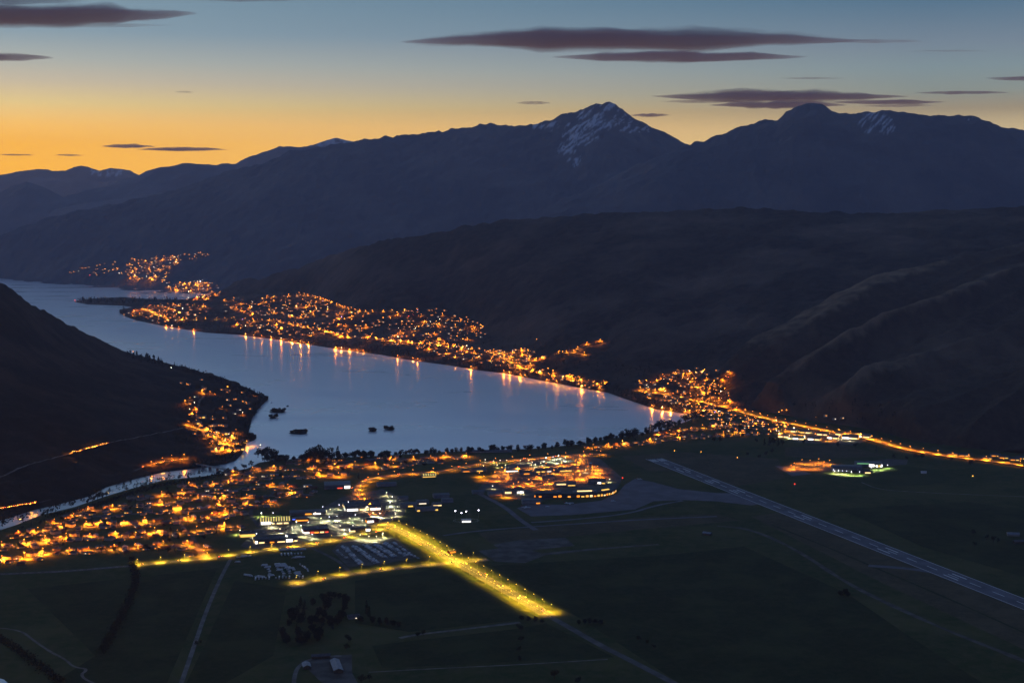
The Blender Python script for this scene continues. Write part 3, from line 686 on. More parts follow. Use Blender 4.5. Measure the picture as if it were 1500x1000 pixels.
lamp_flood = make_lamp('floodlight_mast', 16.0, 0.8, G_cool, (0.95, 0.95, 0.80), 330000, (2.8, 2.4, 0.8))
lamp_apron = make_lamp('car_park_lamp', 10.0, 0.8, G_orange, (1.0, 0.26, 0.008), 340000, (1.5, 1.2, 0.5), 165)
lamp_hw6 = make_lamp('street_lamp', 11.0, 2.4, G_orange, (1.0, 0.28, 0.010), 420000, (1.8, 1.1, 0.6), 165)
lamp_dim = make_lamp('airfield_light', 2.2, 0.0, G_orange, AMBER, 12000, (1.4, 1.2, 0.6), 165)
def along(pts, step, off=0.0, start=None):
    """points every `step` metres beside a polyline on the plain, with the bearing of the line"""
    P = smooth_line(line3(pts)); out = []; acc = start if start is not None else step * 0.5; pos = 0.0
    for a, b in zip(P, P[1:]):
        L = (b - a).length
        while acc <= pos + L:
            d = (b - a).normalized(); s = Vector((-d.y, d.x, 0))
            out.append((a + d * (acc - pos) + s * off, math.atan2(d.y, d.x))); acc += step
        pos += L
    return out
def lamp_row(put, pts, step, off, fmt, group, skip=0.0, jit=0.0):
    items = []
    for p, a in along(pts, step, off):
        if random.random() < skip: continue
        p = p + Vector((random.uniform(-jit, jit), random.uniform(-jit, jit), 0))
        # the arm (local -y) reaches over the road
        items.append(put(p, a if off > 0 else a + math.pi, group=group))
    number_row(items, lambda o: fmt)
    return items
# yellow highway: lamps in pairs, numbered from the shopping centre
for side, nm in ((15.0, 'left'), (-15.0, 'right')):
    it = []
    for p, a in along(HWY, 33.0, -side, 8): it.append(lamp_hwy(p, a if side < 0 else a + math.pi, group='lamps along the yellow lit highway'))
    number_row(it, lambda o: 'tall yellow street lamp on the %s side of the highway, @ down from the shops' % nm, key=lambda o: -o.location.y)
    for o in it: o['label'] = o['label'].replace('leftmost', 'first').replace('rightmost', 'last').replace(' from left', '')
lamp_row(lamp_hwy, CROSS, 42.0, 12.5, 'yellow street lamp on the side road by the vehicle yard, @', 'lamps along the yellow side road')
lamp_row(lamp_ring, RING[3:], 42.0, 9.0, 'yellow street lamp on the ring road below the suburb, @', 'lamps along the ring road', 0.0)
lamp_row(lamp_main, MAINST[:-1], 50.0, 12.0, 'tall orange lamp on the curving main street, @', 'lamps along the main street')
lamp_row(lamp_main, LOOP, 42.0, 9.0, 'tall orange lamp on the airport loop road, @', 'lamps along the airport loop')
lamp_row(lamp_street, TERM, 46.0, 8.0, 'orange lamp on the terminal drive, @', 'lamps along the terminal drive')
for i, (nm, pts) in enumerate(STREETS):
    lamp_row(lamp_street, pts, 44.0 if i < 3 else 52.0, 6.5, 'orange street lamp on %s, @' % nm.replace('the ', '', 1), 'suburb street lamps', (0.05, 0.12, 0.16, 0.2, 0.25, 0.25, 0.4, 0.3, 0.3)[i], 6.0)
for nm, pts in RSTREETS:
    lamp_row(lamp_street, pts, 48.0, 6.5, 'orange street lamp on %s, @' % nm.replace('the ', '', 1), 'bay suburb street lamps', 0.2, 2.0)
# shopping car park lamps
it = []
for x, y in ((383, 757), (400, 757), (352, 783), (376, 788), (410, 781), (398, 772), (429, 780), (434, 770), (452, 771), (457, 789), (470, 765), (482, 763), (473, 748), (484, 752), (494, 762), (498, 776), (505, 782), (512, 765), (517, 776), (520, 760), (531, 768), (538, 748), (546, 757), (557, 758), (540, 792), (552, 792), (561, 787), (528, 790), (497, 745), (510, 741), (571, 742), (582, 748), (575, 733), (566, 727), (579, 757), (488, 770), (462, 757), (441, 776), (420, 791), (446, 786)):
    it.append((lamp_park if random.random() < 0.45 else lamp_cool)(at(x, y), random.uniform(0, 6.28), group='shopping centre car park lamps', cat='car park lamp'))
number_row(it, lambda o: 'white car park lamp between the shopping halls, @')
# airport car parks
it = []
for x, y in ((702, 698), (709, 703), (731, 705), (722, 716), (735, 690), (745, 700), (759, 712), (775, 708), (752, 720), (790, 700), (797, 716), (812, 694), (830, 695), (846, 690), (858, 692), (870, 694), (880, 700), (893, 706), (865, 686), (840, 700), (742, 728), (764, 724)):
    it.append((lamp_apron if random.random() < 0.9 else lamp_green)(at(x, y), random.uniform(0, 6.28), group='airport car park lamps', cat='car park lamp'))
number_row(it, lambda o: 'car park lamp behind the air terminal, @')
it = []
for x, y in ((711, 677), (723, 679), (733, 678), (742, 678), (762, 678), (774, 678), (780, 681), (784, 684), (792, 682), (740, 685), (728, 685), (708, 686)):
    it.append(lamp_green(at(x, y), random.uniform(0, 6.28), group='white lamps on the airport green', cat='car park lamp'))
number_row(it, lambda o: 'white lamp on the green beside the airport loop, @')
it = []
for x, y in ((810, 674), (818, 672), (800, 675), (828, 675), (815, 678)):
    it.append(lamp_cool(at(x, y), 0, group='pale lamps inside the airport loop', cat='car park lamp'))
number_row(it, lambda o: 'pale lamp in the car park inside the airport loop, @')
it = [lamp_flood(at(x, y), 0, group='floodlights at the airfield compound', cat='floodlight') for x, y in ((667, 759), (683, 760), (701, 758), (676, 762))]
number_row(it, lambda o: 'bright floodlight mast at the airfield compound, @')
it = [lamp_main(at(x, y), random.uniform(0, 6), group='school car park lamps', cat='car park lamp') for x, y in ((1162, 684), (1175, 679), (1186, 680), (1198, 678), (1206, 682), (1180, 687), (1196, 687), (1214, 680), (1158, 687))]
number_row(it, lambda o: 'orange lamp in the school car park, @')
it = [lamp_cool(at(x, y), 0, group='lamps at the school front', cat='wall lamp') for x, y in ((1221, 693), (1228, 694), (1234, 694.5), (1240, 695), (1247, 696), (1259, 696), (1276, 690), (1284, 688), (1290, 688), (1300, 686))]
number_row(it, lambda o: 'white lamp on the grass before the school, @')
it = [lamp_dim(at(x, y), 0, group='low lights on the airfield grass', cat='airfield light') for x, y in ((988, 661), (1027, 662.5), (1080, 671), (1425, 698))]
number_row(it, lambda o: 'low orange light on the airfield grass, @')
rb = MB(); rb.tube((0, 0, 0), (0, 0, 5), 0.3, 0.2)
beacon = rb.build('beacon_light', M_pole, None, at(1164, 712)); tag(beacon, 'red obstruction beacon on a short post in the dark airfield grass', 'beacon')
MB().ball((0, 0, 5.6), 1.5, 8, 5).build('lamp_head', G_red, beacon)
rb2 = link('beacon_light', beacon.data, None, at(912, 703)); tag(rb2, 'red beacon at the right end of the air terminal', 'beacon'); link('lamp_head', [c for c in beacon.children][0].data, rb2)
# commercial strip by the highway
it = []
for x, y in ((1142, 640), (1150, 634), (1156, 642), (1163, 631), (1171, 638), (1178, 644), (1184, 633), (1193, 641), (1203, 636), (1212, 645), (1221, 637), (1230, 643), (1238, 639), (1246, 646), (1258, 641), (1268, 640), (1276, 644)):
    it.append((lamp_park if random.random() < 0.45 else lamp_hw6)(at(x, y), random.uniform(0, 6), group='commercial strip lamps', cat='car park lamp'))
number_row(it, lambda o: 'bright lamp in the commercial strip by the highway, @')
# highway along the hill and the roads over the slopes
def lamp_on(put, P, step, off, fmt, group, skip=0.0):
    items = []; acc = step * 0.5; pos = 0.0
    for a, b in zip(P, P[1:]):
        L = (b - a).length
        while acc <= pos + L:
            d = (b - a); d.z = 0; d.normalize(); s = Vector((-d.y, d.x, 0)); q = a.lerp(b, (acc - pos) / L) + s * off
            q.z = ground_z(q.x, q.y, 0.5)
            if random.random() >= skip: items.append(put(q, math.atan2(d.y, d.x) + (math.pi if off < 0 else 0), group=group))
            acc += step
        pos += L
    number_row(items, lambda o: fmt)
    return items
lamp_on(lamp_hw6, HW6, 44.0, 11, 'tall orange lamp on the highway below the tussock hill, @', 'lamps along the hill foot highway')
lamp_on(lamp_street, H5, 34.0, 7, 'orange lamp in the peninsula village street, @', 'peninsula village lamps')
lamp_on(lamp_street, HILLST, 45.0, 7, 'orange lamp on the street up the small hill suburb, @', 'hill suburb lamps')
it = []
for x, y in ((296, 576), (286, 600), (276, 622), (288, 620), (284, 630), (318, 640), (326, 648), (342, 640), (346, 634), (336, 662), (325, 660), (312, 655), (350, 655), (362, 651), (238, 676), (222, 681), (252, 672), (270, 672)):
    p = on_land(x, y, PH); it.append((lamp_main if y > 615 and x > 260 and y < 665 else lamp_street)(p, 0, group='peninsula lamps'))
number_row(it, lambda o: 'orange lamp on the peninsula across the lake mouth, @')

# ------------------------------------------------------------------ houses of the near suburbs
M_wallA = mat('pale_weatherboard', (0.34, 0.32, 0.28), 0.8, 0.15, 0.4); M_wallB = mat('brick_wall', (0.20, 0.12, 0.08), 0.9, 0.25, 0.5); M_wallC = mat('cream_render', (0.42, 0.37, 0.28), 0.85, 0.12, 0.4)
M_roofG = mat('grey_steel_roof', (0.075, 0.08, 0.09), 0.55, 0.25, 0.25); M_roofR = mat('red_brown_tile_roof', (0.10, 0.05, 0.035), 0.8, 0.3, 0.35)
M_roofK = mat('dark_steel_roof', (0.035, 0.037, 0.042), 0.5, 0.25, 0.25); M_roofP = mat('pale_steel_roof', (0.22, 0.23, 0.25), 0.5, 0.2, 0.25)
M_darkglass = mat('dark_window_glass', (0.02, 0.025, 0.03), 0.1, 0.2, 1.0)
ROOFN = {0: ('grey', M_roofG), 1: ('red brown', M_roofR), 2: ('black', M_roofK), 3: ('pale', M_roofP)}
def make_house(w, d, h, rh, hip, wall, roofmat, lit, ell=False):
    """returns a placing function; local -y is the street front"""
    mb = MB(); mb.box((0, 0, h / 2), (w, d, h))
    if ell: mb.box((w * 0.28, -d * 0.5 - 2.0, h / 2 - 0.01), (w * 0.42, 4.4, h - 0.02))
    if not hip:
        for sx in (-1, 1):
            x = sx * (w / 2 - 0.12)
            mb.add([(x, -d / 2, h), (x, d / 2, h), (x, 0, h + rh - 0.1)], [(0, 1, 2)])
    mb.box((w * 0.5 - 1.4, d * 0.5 + 0.02, 1.05), (1.0, 0.1, 2.1))
    wm = mb.mesh('house', wall)
    rf = MB(); e = 0.6; k = (w / 2 - d / 2) if hip else w / 2 + e
    a = [(-w / 2 - e, -d / 2 - e, h - 0.15), (w / 2 + e, -d / 2 - e, h - 0.15), (w / 2 + e, d / 2 + e, h - 0.15), (-w / 2 - e, d / 2 + e, h - 0.15), (-k, 0, h + rh), (k, 0, h + rh)]
    rf.add(a, [(0, 1, 5, 4), (2, 3, 4, 5), (1, 2, 5), (3, 0, 4), (3, 2, 1, 0)])
    if ell:
        x0, x1, y0 = w * 0.05, w * 0.51, -d * 0.5 - 4.8; xm = (x0 + x1) / 2
        rf.add([(x0, y0, h - 0.1), (x1, y0, h - 0.1), (x1, 0, h - 0.1), (x0, 0, h - 0.1), (xm, y0, h + rh * 0.8), (xm, 0, h + rh * 0.8)], [(0, 3, 5, 4), (1, 4, 5, 2), (0, 4, 1)])
    rm = rf.mesh('roof', roofmat)
    ch = MB().box((w * 0.22, d * 0.16, h + rh * 0.75), (0.9, 0.9, rh * 1.1)).mesh('chimney', M_wallB)
    wins = []
    for x, side, ww, m in lit:
        q = MB(); y = side * (d / 2 + 0.06)
        q.box((x, y, 1.55), (ww, 0.12, 1.5))
        wins.append(q.mesh('window', m))
    def put(p, rz, label, group):
        o = link('house', wm, None, p, rz); tag(o, label, 'house', group)
        r = link('roof', rm, o); link('chimney', ch, r)
        for q in wins: link('window', q, o)
        return o
    return put
HT = []
rg = random.Random(5)
for i in range(26):
    rk = rg.choice([0, 0, 1, 2, 2, 3]); n = rg.choice([0, 1, 1, 2, 2, 3]); w = rg.uniform(13, 20); d_ = rg.uniform(8.5, 11); lit = []
    for q in range(n):
        lit.append((-w * 0.36 + q * w * 0.33 + rg.uniform(-0.4, 0.4), -1 if q < 2 else 1, rg.uniform(2.0, 3.8), rg.choice([W_warm, W_warm, W_amber, W_white, W_yel])))
    if n: lit.append((rg.uniform(-w * 0.3, w * 0.3), 1, 2.6, rg.choice([W_warm, W_amber])))
    two = rg.random() < 0.25
    HT.append((make_house(w, d_, 5.6 if two else 3.0, rg.uniform(1.8, 2.8), rg.random() < 0.5, rg.choice([M_wallA, M_wallB, M_wallC]), ROOFN[rk][1], lit, rg.random() < 0.4), ROOFN[rk][0], n, two))
HSPOTS = []
NW = {0: 'unlit windows', 1: 'one lit front window', 2: 'two lit front windows', 3: 'lit windows'}
def house_row(pts, nm, step, offs, skip, group, gz=None):
    for off, side in offs:
        it = []
        for p, a in along(pts, step, off):
            if random.random() < skip: continue
            p = p + Vector((random.uniform(-8, 8), random.uniform(-10, 10), 0))
            if any((p - q).length < 15 for q in HSPOTS): continue
            HSPOTS.append(p.copy()); put, rn, n, two = random.choice(HT)
            rz = a + random.gauss(0, 0.3) + (0 if off > 0 else math.pi) + (math.pi / 2 if random.random() < 0.3 else 0)
            o = put(p, rz, None, group); o['_t'] = '%s%s roofed house with %s' % ('two storey ' if two else '', rn, NW[n]); it.append(o)
        def fm(o):
            s = '%s, @ %s %s' % (o['_t'], side, nm)
            del o['_t']; return s
        number_row(it, fm)
        for o in it:
            w_ = o['label'].split()
            if len(w_) > 16: o['label'] = o['label'].replace(' with unlit windows', '').replace(' with lit windows', '').replace(' from left', '')
            if len(o['label'].split()) > 16: o['label'] = o['label'].replace(' front', '')
            if len(o['label'].split()) > 16: o['label'] = ' '.join(w for w in o['label'].split() if w not in ('the',))
for i, (nm, pts) in enumerate(STREETS):
    house_row(pts, nm, 25.0 if i < 7 else 29.0, ((19.0, 'above'), (-19.0, 'below')), 0.12, 'houses of the near suburb')
for nm, pts in RSTREETS:
    house_row(pts, nm, 30.0, ((17.0, 'above'), (-17.0, 'below')), 0.12, 'houses of the bay suburb')
# ------------------------------------------------------------------ large buildings
M_clad = mat('grey_cladding', (0.26, 0.26, 0.27), 0.6, 0.15, 0.1); M_claddark = mat('dark_cladding', (0.08, 0.08, 0.09), 0.6, 0.2, 0.1)
M_concrete = mat('concrete_panel', (0.30, 0.29, 0.27), 0.85, 0.15, 0.15); M_redclad = mat('red_cladding', (0.30, 0.05, 0.03), 0.7, 0.15, 0.2)
M_bigroof = mat('long_run_steel_roof', (0.10, 0.105, 0.12), 0.55, 0.2, 0.06); M_membrane = mat('membrane_roof', (0.055, 0.057, 0.065), 0.8, 0.3, 0.08)
M_white = mat('white_steel', (0.62, 0.62, 0.62), 0.5, 0.1, 0.3); M_timber = mat('weathered_timber', (0.11, 0.08, 0.05), 0.9, 0.3, 0.5)
S_white = glow('sign_white', (1.0, 0.93, 0.84), 3.5, True); S_warm = glow('shopfront_warm', (1.0, 0.66, 0.28), 2.2, True); S_orange = glow('shopfront_orange', (1.0, 0.32, 0.03), 2.0, True)
S_red = glow('sign_red', (1.0, 0.10, 0.05), 1.4); S_blue = glow('sign_blue', (0.10, 0.18, 1.0), 2.0); S_yellow = glow('rooflight_yellow', (1.0, 0.80, 0.24), 0.85); S_green = glow('rooflight_green', (0.35, 1.0, 0.45), 0.7)
def hall(name, label, cat, px, py, w, d, h, yaw, wall, roofm, lit, roof='flat', rh=3.0, sign=None, units=True, group=None, z=None):
    """a big building whose middle stands at pixel (px, py) on the plain; lit = [(side, from, to, z0, z1, material)] with side f/b/l/r"""
    loc = at(px, py) if z is None else Vector(z)
    root = link(name, None, None, loc, R(yaw)); tag(root, label, cat, group)
    mb = MB()
    if roof == 'flat':
        mb.box((0, 0, h / 2), (w, d, h))
        mb.build('wall', wall, root)
        r = MB(); r.box((0, 0, h + 0.25), (w - 1.2, d - 1.2, 0.5))
        for sx, sy, a, b in ((0, -1, w, 0.5), (0, 1, w, 0.5), (-1, 0, 0.5, d - 1), (1, 0, 0.5, d - 1)):
            r.box((sx * (w / 2 - 0.25), sy * (d / 2 - 0.25), h + 0.55), (a, b, 1.1))
        ro = r.build('roof', roofm, root)
        if units:
            u = MB(); rr = random.Random(int(px))
            for _ in range(max(2, int(w * d / 500))):
                u.box((rr.uniform(-w * .38, w * .38), rr.uniform(-d * .36, d * .36), h + 1.3), (rr.uniform(2, 5), rr.uniform(2, 4), 1.6))
            u.build('roof_unit', M_clad, ro)
    elif roof == 'gable':
        mb.prism([(-d / 2, 0), (d / 2, 0), (d / 2, h), (0, h + rh - 0.3), (-d / 2, h)], -w / 2, w / 2); mb.build('wall', wall, root)
        r = MB(); e = 0.8; t = 0.35; s_ = rh / (d / 2)
        for sg in (-1, 1):
            pr = [(sg * (d / 2 + e), h - e * s_), (sg * (d / 2 + e), h - e * s_ + t), (0, h + rh + t), (0, h + rh)]
            r.prism(pr if sg < 0 else pr[::-1], -w / 2 - e, w / 2 + e)
        r.build('roof', roofm, root)
    elif roof in ('barrel', 'barrel_lit'):
        n = 12; prof = [(d / 2 * math.cos(math.pi * i / n), h + rh * math.sin(math.pi * i / n)) for i in range(n + 1)]
        mb.prism([(-d / 2, 0), (d / 2, 0)] + [(y * .995, z - 0.15) for y, z in prof], -w / 2, w / 2); mb.build('wall', wall, root)
        bays = int(w / 5.0) if roof == 'barrel_lit' else 1; st = w / bays
        r = MB(); gl = MB()
        for k in range(bays):
            x0 = -w / 2 + k * st; x1 = x0 + (st * 0.52 if roof == 'barrel_lit' else st)
            for i in range(n):
                (ya, za), (yb, zb) = prof[i], prof[i + 1]
                r.quad((x0, ya, za + .1), (x1, ya, za + .1), (x1, yb, zb + .1), (x0, yb, zb + .1))
                if roof == 'barrel_lit': gl.quad((x1, ya, za), (x0 + st, ya, za), (x0 + st, yb, zb), (x1, yb, zb))
        ro = r.build('roof', roofm, root)
        if gl.f: gl.build('rooflight', S_yellow, ro)
    for side, a, b, z0, z1, m in lit:
        q = MB(); zc = (z0 + z1) / 2; zh = z1 - z0
        L = w if side in 'fb' else d; c = (a + b) / 2 * L / 2; ln = (b - a) * L / 2
        if side == 'f': q.box((c, -d / 2 - 0.08, zc), (ln, 0.2, zh))
        if side == 'b': q.box((c, d / 2 + 0.08, zc), (ln, 0.2, zh))
        if side == 'l': q.box((-w / 2 - 0.08, c, zc), (0.2, ln, zh))
        if side == 'r': q.box((w / 2 + 0.08, c, zc), (0.2, ln, zh))
        q.build('window' if m not in (S_red, S_blue, S_white) else 'lit_sign', m, root)
    if any(l[0] == 'f' and l[5] in (S_warm, S_white, S_orange) for l in lit):
        c = MB(); c.box((0, -d / 2 - 1.3, h * 0.62), (w * 0.9, 2.4, 0.3))
        for i in range(6): c.tube((-w * .42 + i * w * .168, -d / 2 - 2.3, 0), (-w * .42 + i * w * .168, -d / 2 - 2.3, h * 0.61), 0.14)
        c.build('canopy', M_claddark, root)
    return root
# shopping centre
hall('shopping_hall', 'barrel roofed hall with glowing yellow roof stripes and a white lit front', 'shopping hall', 402, 766, 62, 22, 6.5, 10, M_clad, M_bigroof, [('f', -0.86, -0.25, 0.5, 6.0, S_white), ('f', -0.15, 0.0, 0.6, 3.4, S_warm), ('f', 0.15, 0.5, 0.6, 3.4, S_warm), ('f', 0.6, 0.9, 0.6, 3.4, S_warm)], 'barrel_lit', 6.5)
hall('shopping_hall', 'long dark roofed shop block nearest the ring road with bright windows', 'shop block', 404, 792, 82, 30, 7.0, 14, M_claddark, M_membrane, [('f', -0.97, -0.86, 0.4, 5.5, S_white), ('f', -0.8, -0.55, 0.6, 3.0, S_warm), ('f', -0.3, -0.1, 0.6, 2.6, W_amber), ('f', 0.05, 0.4, 0.6, 2.6, S_warm), ('f', 0.45, 0.75, 0.6, 5.8, S_white), ('f', 0.82, 0.97, 0.6, 3.0, S_warm), ('l', -0.8, 0.6, 0.6, 3.2, S_warm)])
hall('shopping_hall', 'dark shop block with red lit walls beside the ring road', 'shop block', 462, 778, 50, 34, 7.5, 14, M_redclad, M_membrane, [('f', -0.95, -0.55, 0.5, 3.6, S_white), ('f', -0.45, -0.2, 0.5, 4.0, S_red), ('f', -0.15, 0.2, 0.5, 3.2, S_orange), ('f', 0.3, 0.6, 0.5, 3.2, S_warm), ('f', 0.7, 0.95, 0.5, 3.0, S_red), ('l', -0.9, 0.7, 0.5, 3.6, S_white)])
hall('supermarket', 'largest dark roofed shopping hall with a bright front above the car park', 'supermarket', 530, 743, 76, 62, 8.5, 12, M_concrete, M_membrane, [('f', -0.9, -0.3, 0.4, 4.6, S_white), ('f', -0.2, 0.3, 0.5, 3.8, S_warm), ('f', 0.4, 0.95, 0.5, 4.2, S_white), ('l', -0.95, -0.6, 0.4, 4.5, S_white), ('l', 0.3, 0.9, 0.5, 3.0, S_warm), ('r', -0.8, 0.4, 0.5, 3.4, S_warm)])
hall('shopping_hall', 'long low grey roofed block behind the striped hall', 'shop block', 451, 752, 74, 24, 6.0, 10, M_clad, M_bigroof, [('f', -0.15, 0.2, 0.6, 3.2, S_orange), ('f', 0.3, 0.7, 0.6, 3.2, S_white)], 'gable', 2.6)
hall('shop', 'small orange lit shop with a blue sign between two halls', 'shop', 440, 762, 34, 14, 5.5, 10, M_redclad, M_bigroof, [('f', -0.95, -0.6, 3.4, 5.2, S_blue), ('f', -0.5, 0.9, 0.5, 3.0, S_orange)])
hall('shop', 'small dark shop near the highway end with a bright white sign', 'shop', 527, 777, 40, 16, 6.0, 14, M_claddark, M_membrane, [('l', -0.9, 0.9, 0.5, 4.5, S_white), ('f', 0.55, 0.98, 0.5, 4.6, S_white), ('f', -0.95, -0.5, 0.5, 3.0, S_warm)])
hall('shop', 'yellow lit narrow shop at the left edge of the car park', 'shop', 363, 785, 30, 16, 7.5, 12, M_concrete, M_membrane, [('f', -0.95, 0.9, 0.6, 5.6, W_yel), ('l', -0.8, 0.8, 0.6, 4.0, W_amber)])
hall('shop', 'small bright kiosk shop with an orange front near the supermarket', 'shop', 545, 764, 24, 14, 6.0, 16, M_redclad, M_membrane, [('f', -0.9, 0.2, 0.5, 4.4, S_white), ('l', -0.9, 0.9, 0.5, 4.0, S_orange)])
hall('warehouse_store', 'wide grey roofed store with a white corner sign above the suburb', 'store', 494, 713, 58, 44, 9.0, 8, M_clad, M_bigroof, [('r', -0.98, -0.3, 1.0, 7.0, S_white), ('f', 0.55, 0.97, 0.6, 6.5, S_white), ('f', 0.0, 0.4, 0.6, 3.0, S_red)], 'gable', 3.0)
hall('warehouse_store', 'pale shed roofs beside the main street bend', 'store', 566, 711, 44, 18, 6.0, 14, M_clad, M_bigroof, [], 'gable', 2.4)
hall('glasshouse', 'hall with glowing green yellow stripes beside the main street', 'hall', 628, 698, 34, 14, 4.0, 12, M_clad, M_bigroof, [('f', -0.9, 0.9, 0.4, 2.0, W_yel)], 'barrel_lit', 4.0)
# industrial sheds right of the supermarket
for x, y, w, d, h, g, lb, lit in ((598, 741, 34, 20, 6, 'gable', 'wide dark workshop shed with a lit doorway', [('f', -0.1, 0.5, 0.4, 3.0, W_yel)]), (619, 737, 26, 18, 6, 'flat', 'pale flat roofed workshop beside the wide shed', [('f', -0.7, 0.5, 0.4, 2.6, W_white)]),
                             (646, 728, 34, 20, 7, 'gable', 'high pale roofed hangar nearest the dark grass', []), (625, 747, 46, 18, 6, 'gable', 'long pale roofed shed with two lit ends', [('f', -0.95, -0.7, 0.4, 3.2, W_yel), ('f', 0.75, 0.98, 0.4, 3.2, W_yel)]), (640, 740, 20, 14, 5, 'flat', 'small workshop with a bright white front', [('f', -0.9, 0.9, 0.4, 3.0, S_warm)]),
                             (590, 731, 22, 14, 5, 'gable', 'dark small shed behind the wide workshop', []), (655, 735, 24, 16, 5.5, 'barrel', 'round roofed hangar at the right end of the sheds', [])):
    hall('industrial_shed', lb, 'shed', x, y, w, d, h, 14, M_clad, M_bigroof, lit, g, 2.6, group='industrial sheds by the highway head')
# floodlit compound
hall('substation_building', 'small white floodlit building in the airfield compound', 'building', 683, 764, 20, 9, 4.5, 8, M_white, M_white, [('f', -0.9, 0.9, 0.4, 3.2, S_white)], 'flat', units=False)
fb = MB()
for i in range(12):
    a = 2 * math.pi * i / 12; b = 2 * math.pi * (i + 1) / 12; p0 = (26 * math.cos(a), 17 * math.sin(a)); p1 = (26 * math.cos(b), 17 * math.sin(b))
    fb.tube((p0[0], p0[1], 0), (p0[0], p0[1], 2.4), 0.12); fb.tube((p0[0], p0[1], 2.2), (p1[0], p1[1], 2.2), 0.07); fb.tube((p0[0], p0[1], 1.1), (p1[0], p1[1], 1.1), 0.07)
tag(fb.build('fence', M_white, None, at(683, 763)), 'round white fence enclosing the floodlit compound', 'fence')
# air terminal: a low curved block facing the apron
def terminal():
    loc = at(846, 727); root = link('air_terminal', None, None, loc, R(8)); tag(root, 'long low air terminal with lit windows curving along the apron', 'air terminal')
    pts = [(-96, 4), (-50, -4), (-10, -10), (30, -12), (62, -4), (84, 14), (96, 40)]; wd = 26.0; h = 9.0
    P = [Vector((x, y, 0)) for x, y in pts]; P = smooth_line(P, 2)
    L, Rr = [], []
    for i, p in enumerate(P):
        d = (P[min(i + 1, len(P) - 1)] - P[max(i - 1, 0)]).normalized(); s = Vector((-d.y, d.x, 0)); L.append(p + s * wd); Rr.append(p)
    w = MB(); r = MB(); n = len(P); up = Vector((0, 0, h))
    for i in range(n - 1):
        w.quad(Rr[i], Rr[i + 1], Rr[i + 1] + up, Rr[i] + up); w.quad(L[i + 1], L[i], L[i] + up, L[i + 1] + up)
    w.quad(L[0], Rr[0], Rr[0] + up, L[0] + up); w.quad(Rr[-1], L[-1], L[-1] + up, Rr[-1] + up)
    e = Vector((0, 0, 0.7)); u2 = Vector((0, 0, h - 0.05))
    for i in range(n - 1):
        c0 = (L[i] - Rr[i]).normalized() * 1.5; c1 = (L[i + 1] - Rr[i + 1]).normalized() * 1.5
        a, b, c, d = Rr[i] - c0 + u2, Rr[i + 1] - c1 + u2, L[i + 1] + c1 + u2, L[i] + c0 + u2
        r.quad(a + e, b + e, c + e, d + e); r.quad(b, a, d, c); r.quad(a, b, b + e, a + e); r.quad(c, d, d + e, c + e)
    w.build('wall', M_claddark, root); ro = r.build('roof', M_membrane, root)
    k = MB()
    for x, y in ((-40, 10), (-5, 6), (38, 4)): k.box((x, y, h + 1.8), (9, 6, 2.2))
    k.build('roof_unit', M_clad, ro)
    rl = MB().box((18, 8, h + 1.6), (34, 4.5, 1.6)).build('rooflight', S_warm, ro)
    rl2 = MB().box((66, 16, h + 1.6), (20, 4, 1.6), 0.5).build('rooflight', W_yel, ro)
    j = 0
    for i in range(0, n - 1):
        a, b = Rr[i], Rr[i + 1]; ln = (b - a).length; m = max(1, int(ln / 9))
        for q in range(m):
            f0, f1 = (q + .15) / m, (q + .8) / m; j += 1
            if j in (2, 4, 5, 8, 10): continue
            p0 = a.lerp(b, f0); p1 = a.lerp(b, f1); o = (a - L[i]).normalized() * 0.15
            z0, z1 = Vector((0, 0, 0.8)), Vector((0, 0, 5.0 if j % 3 else 3.4))
            MB().quad(p0 + o + z0, p1 + o + z0, p1 + o + z1, p0 + o + z1).build('window', [W_yel, W_warm, S_warm, W_amber][j % 4 if j > 6 else 3], root)
terminal()
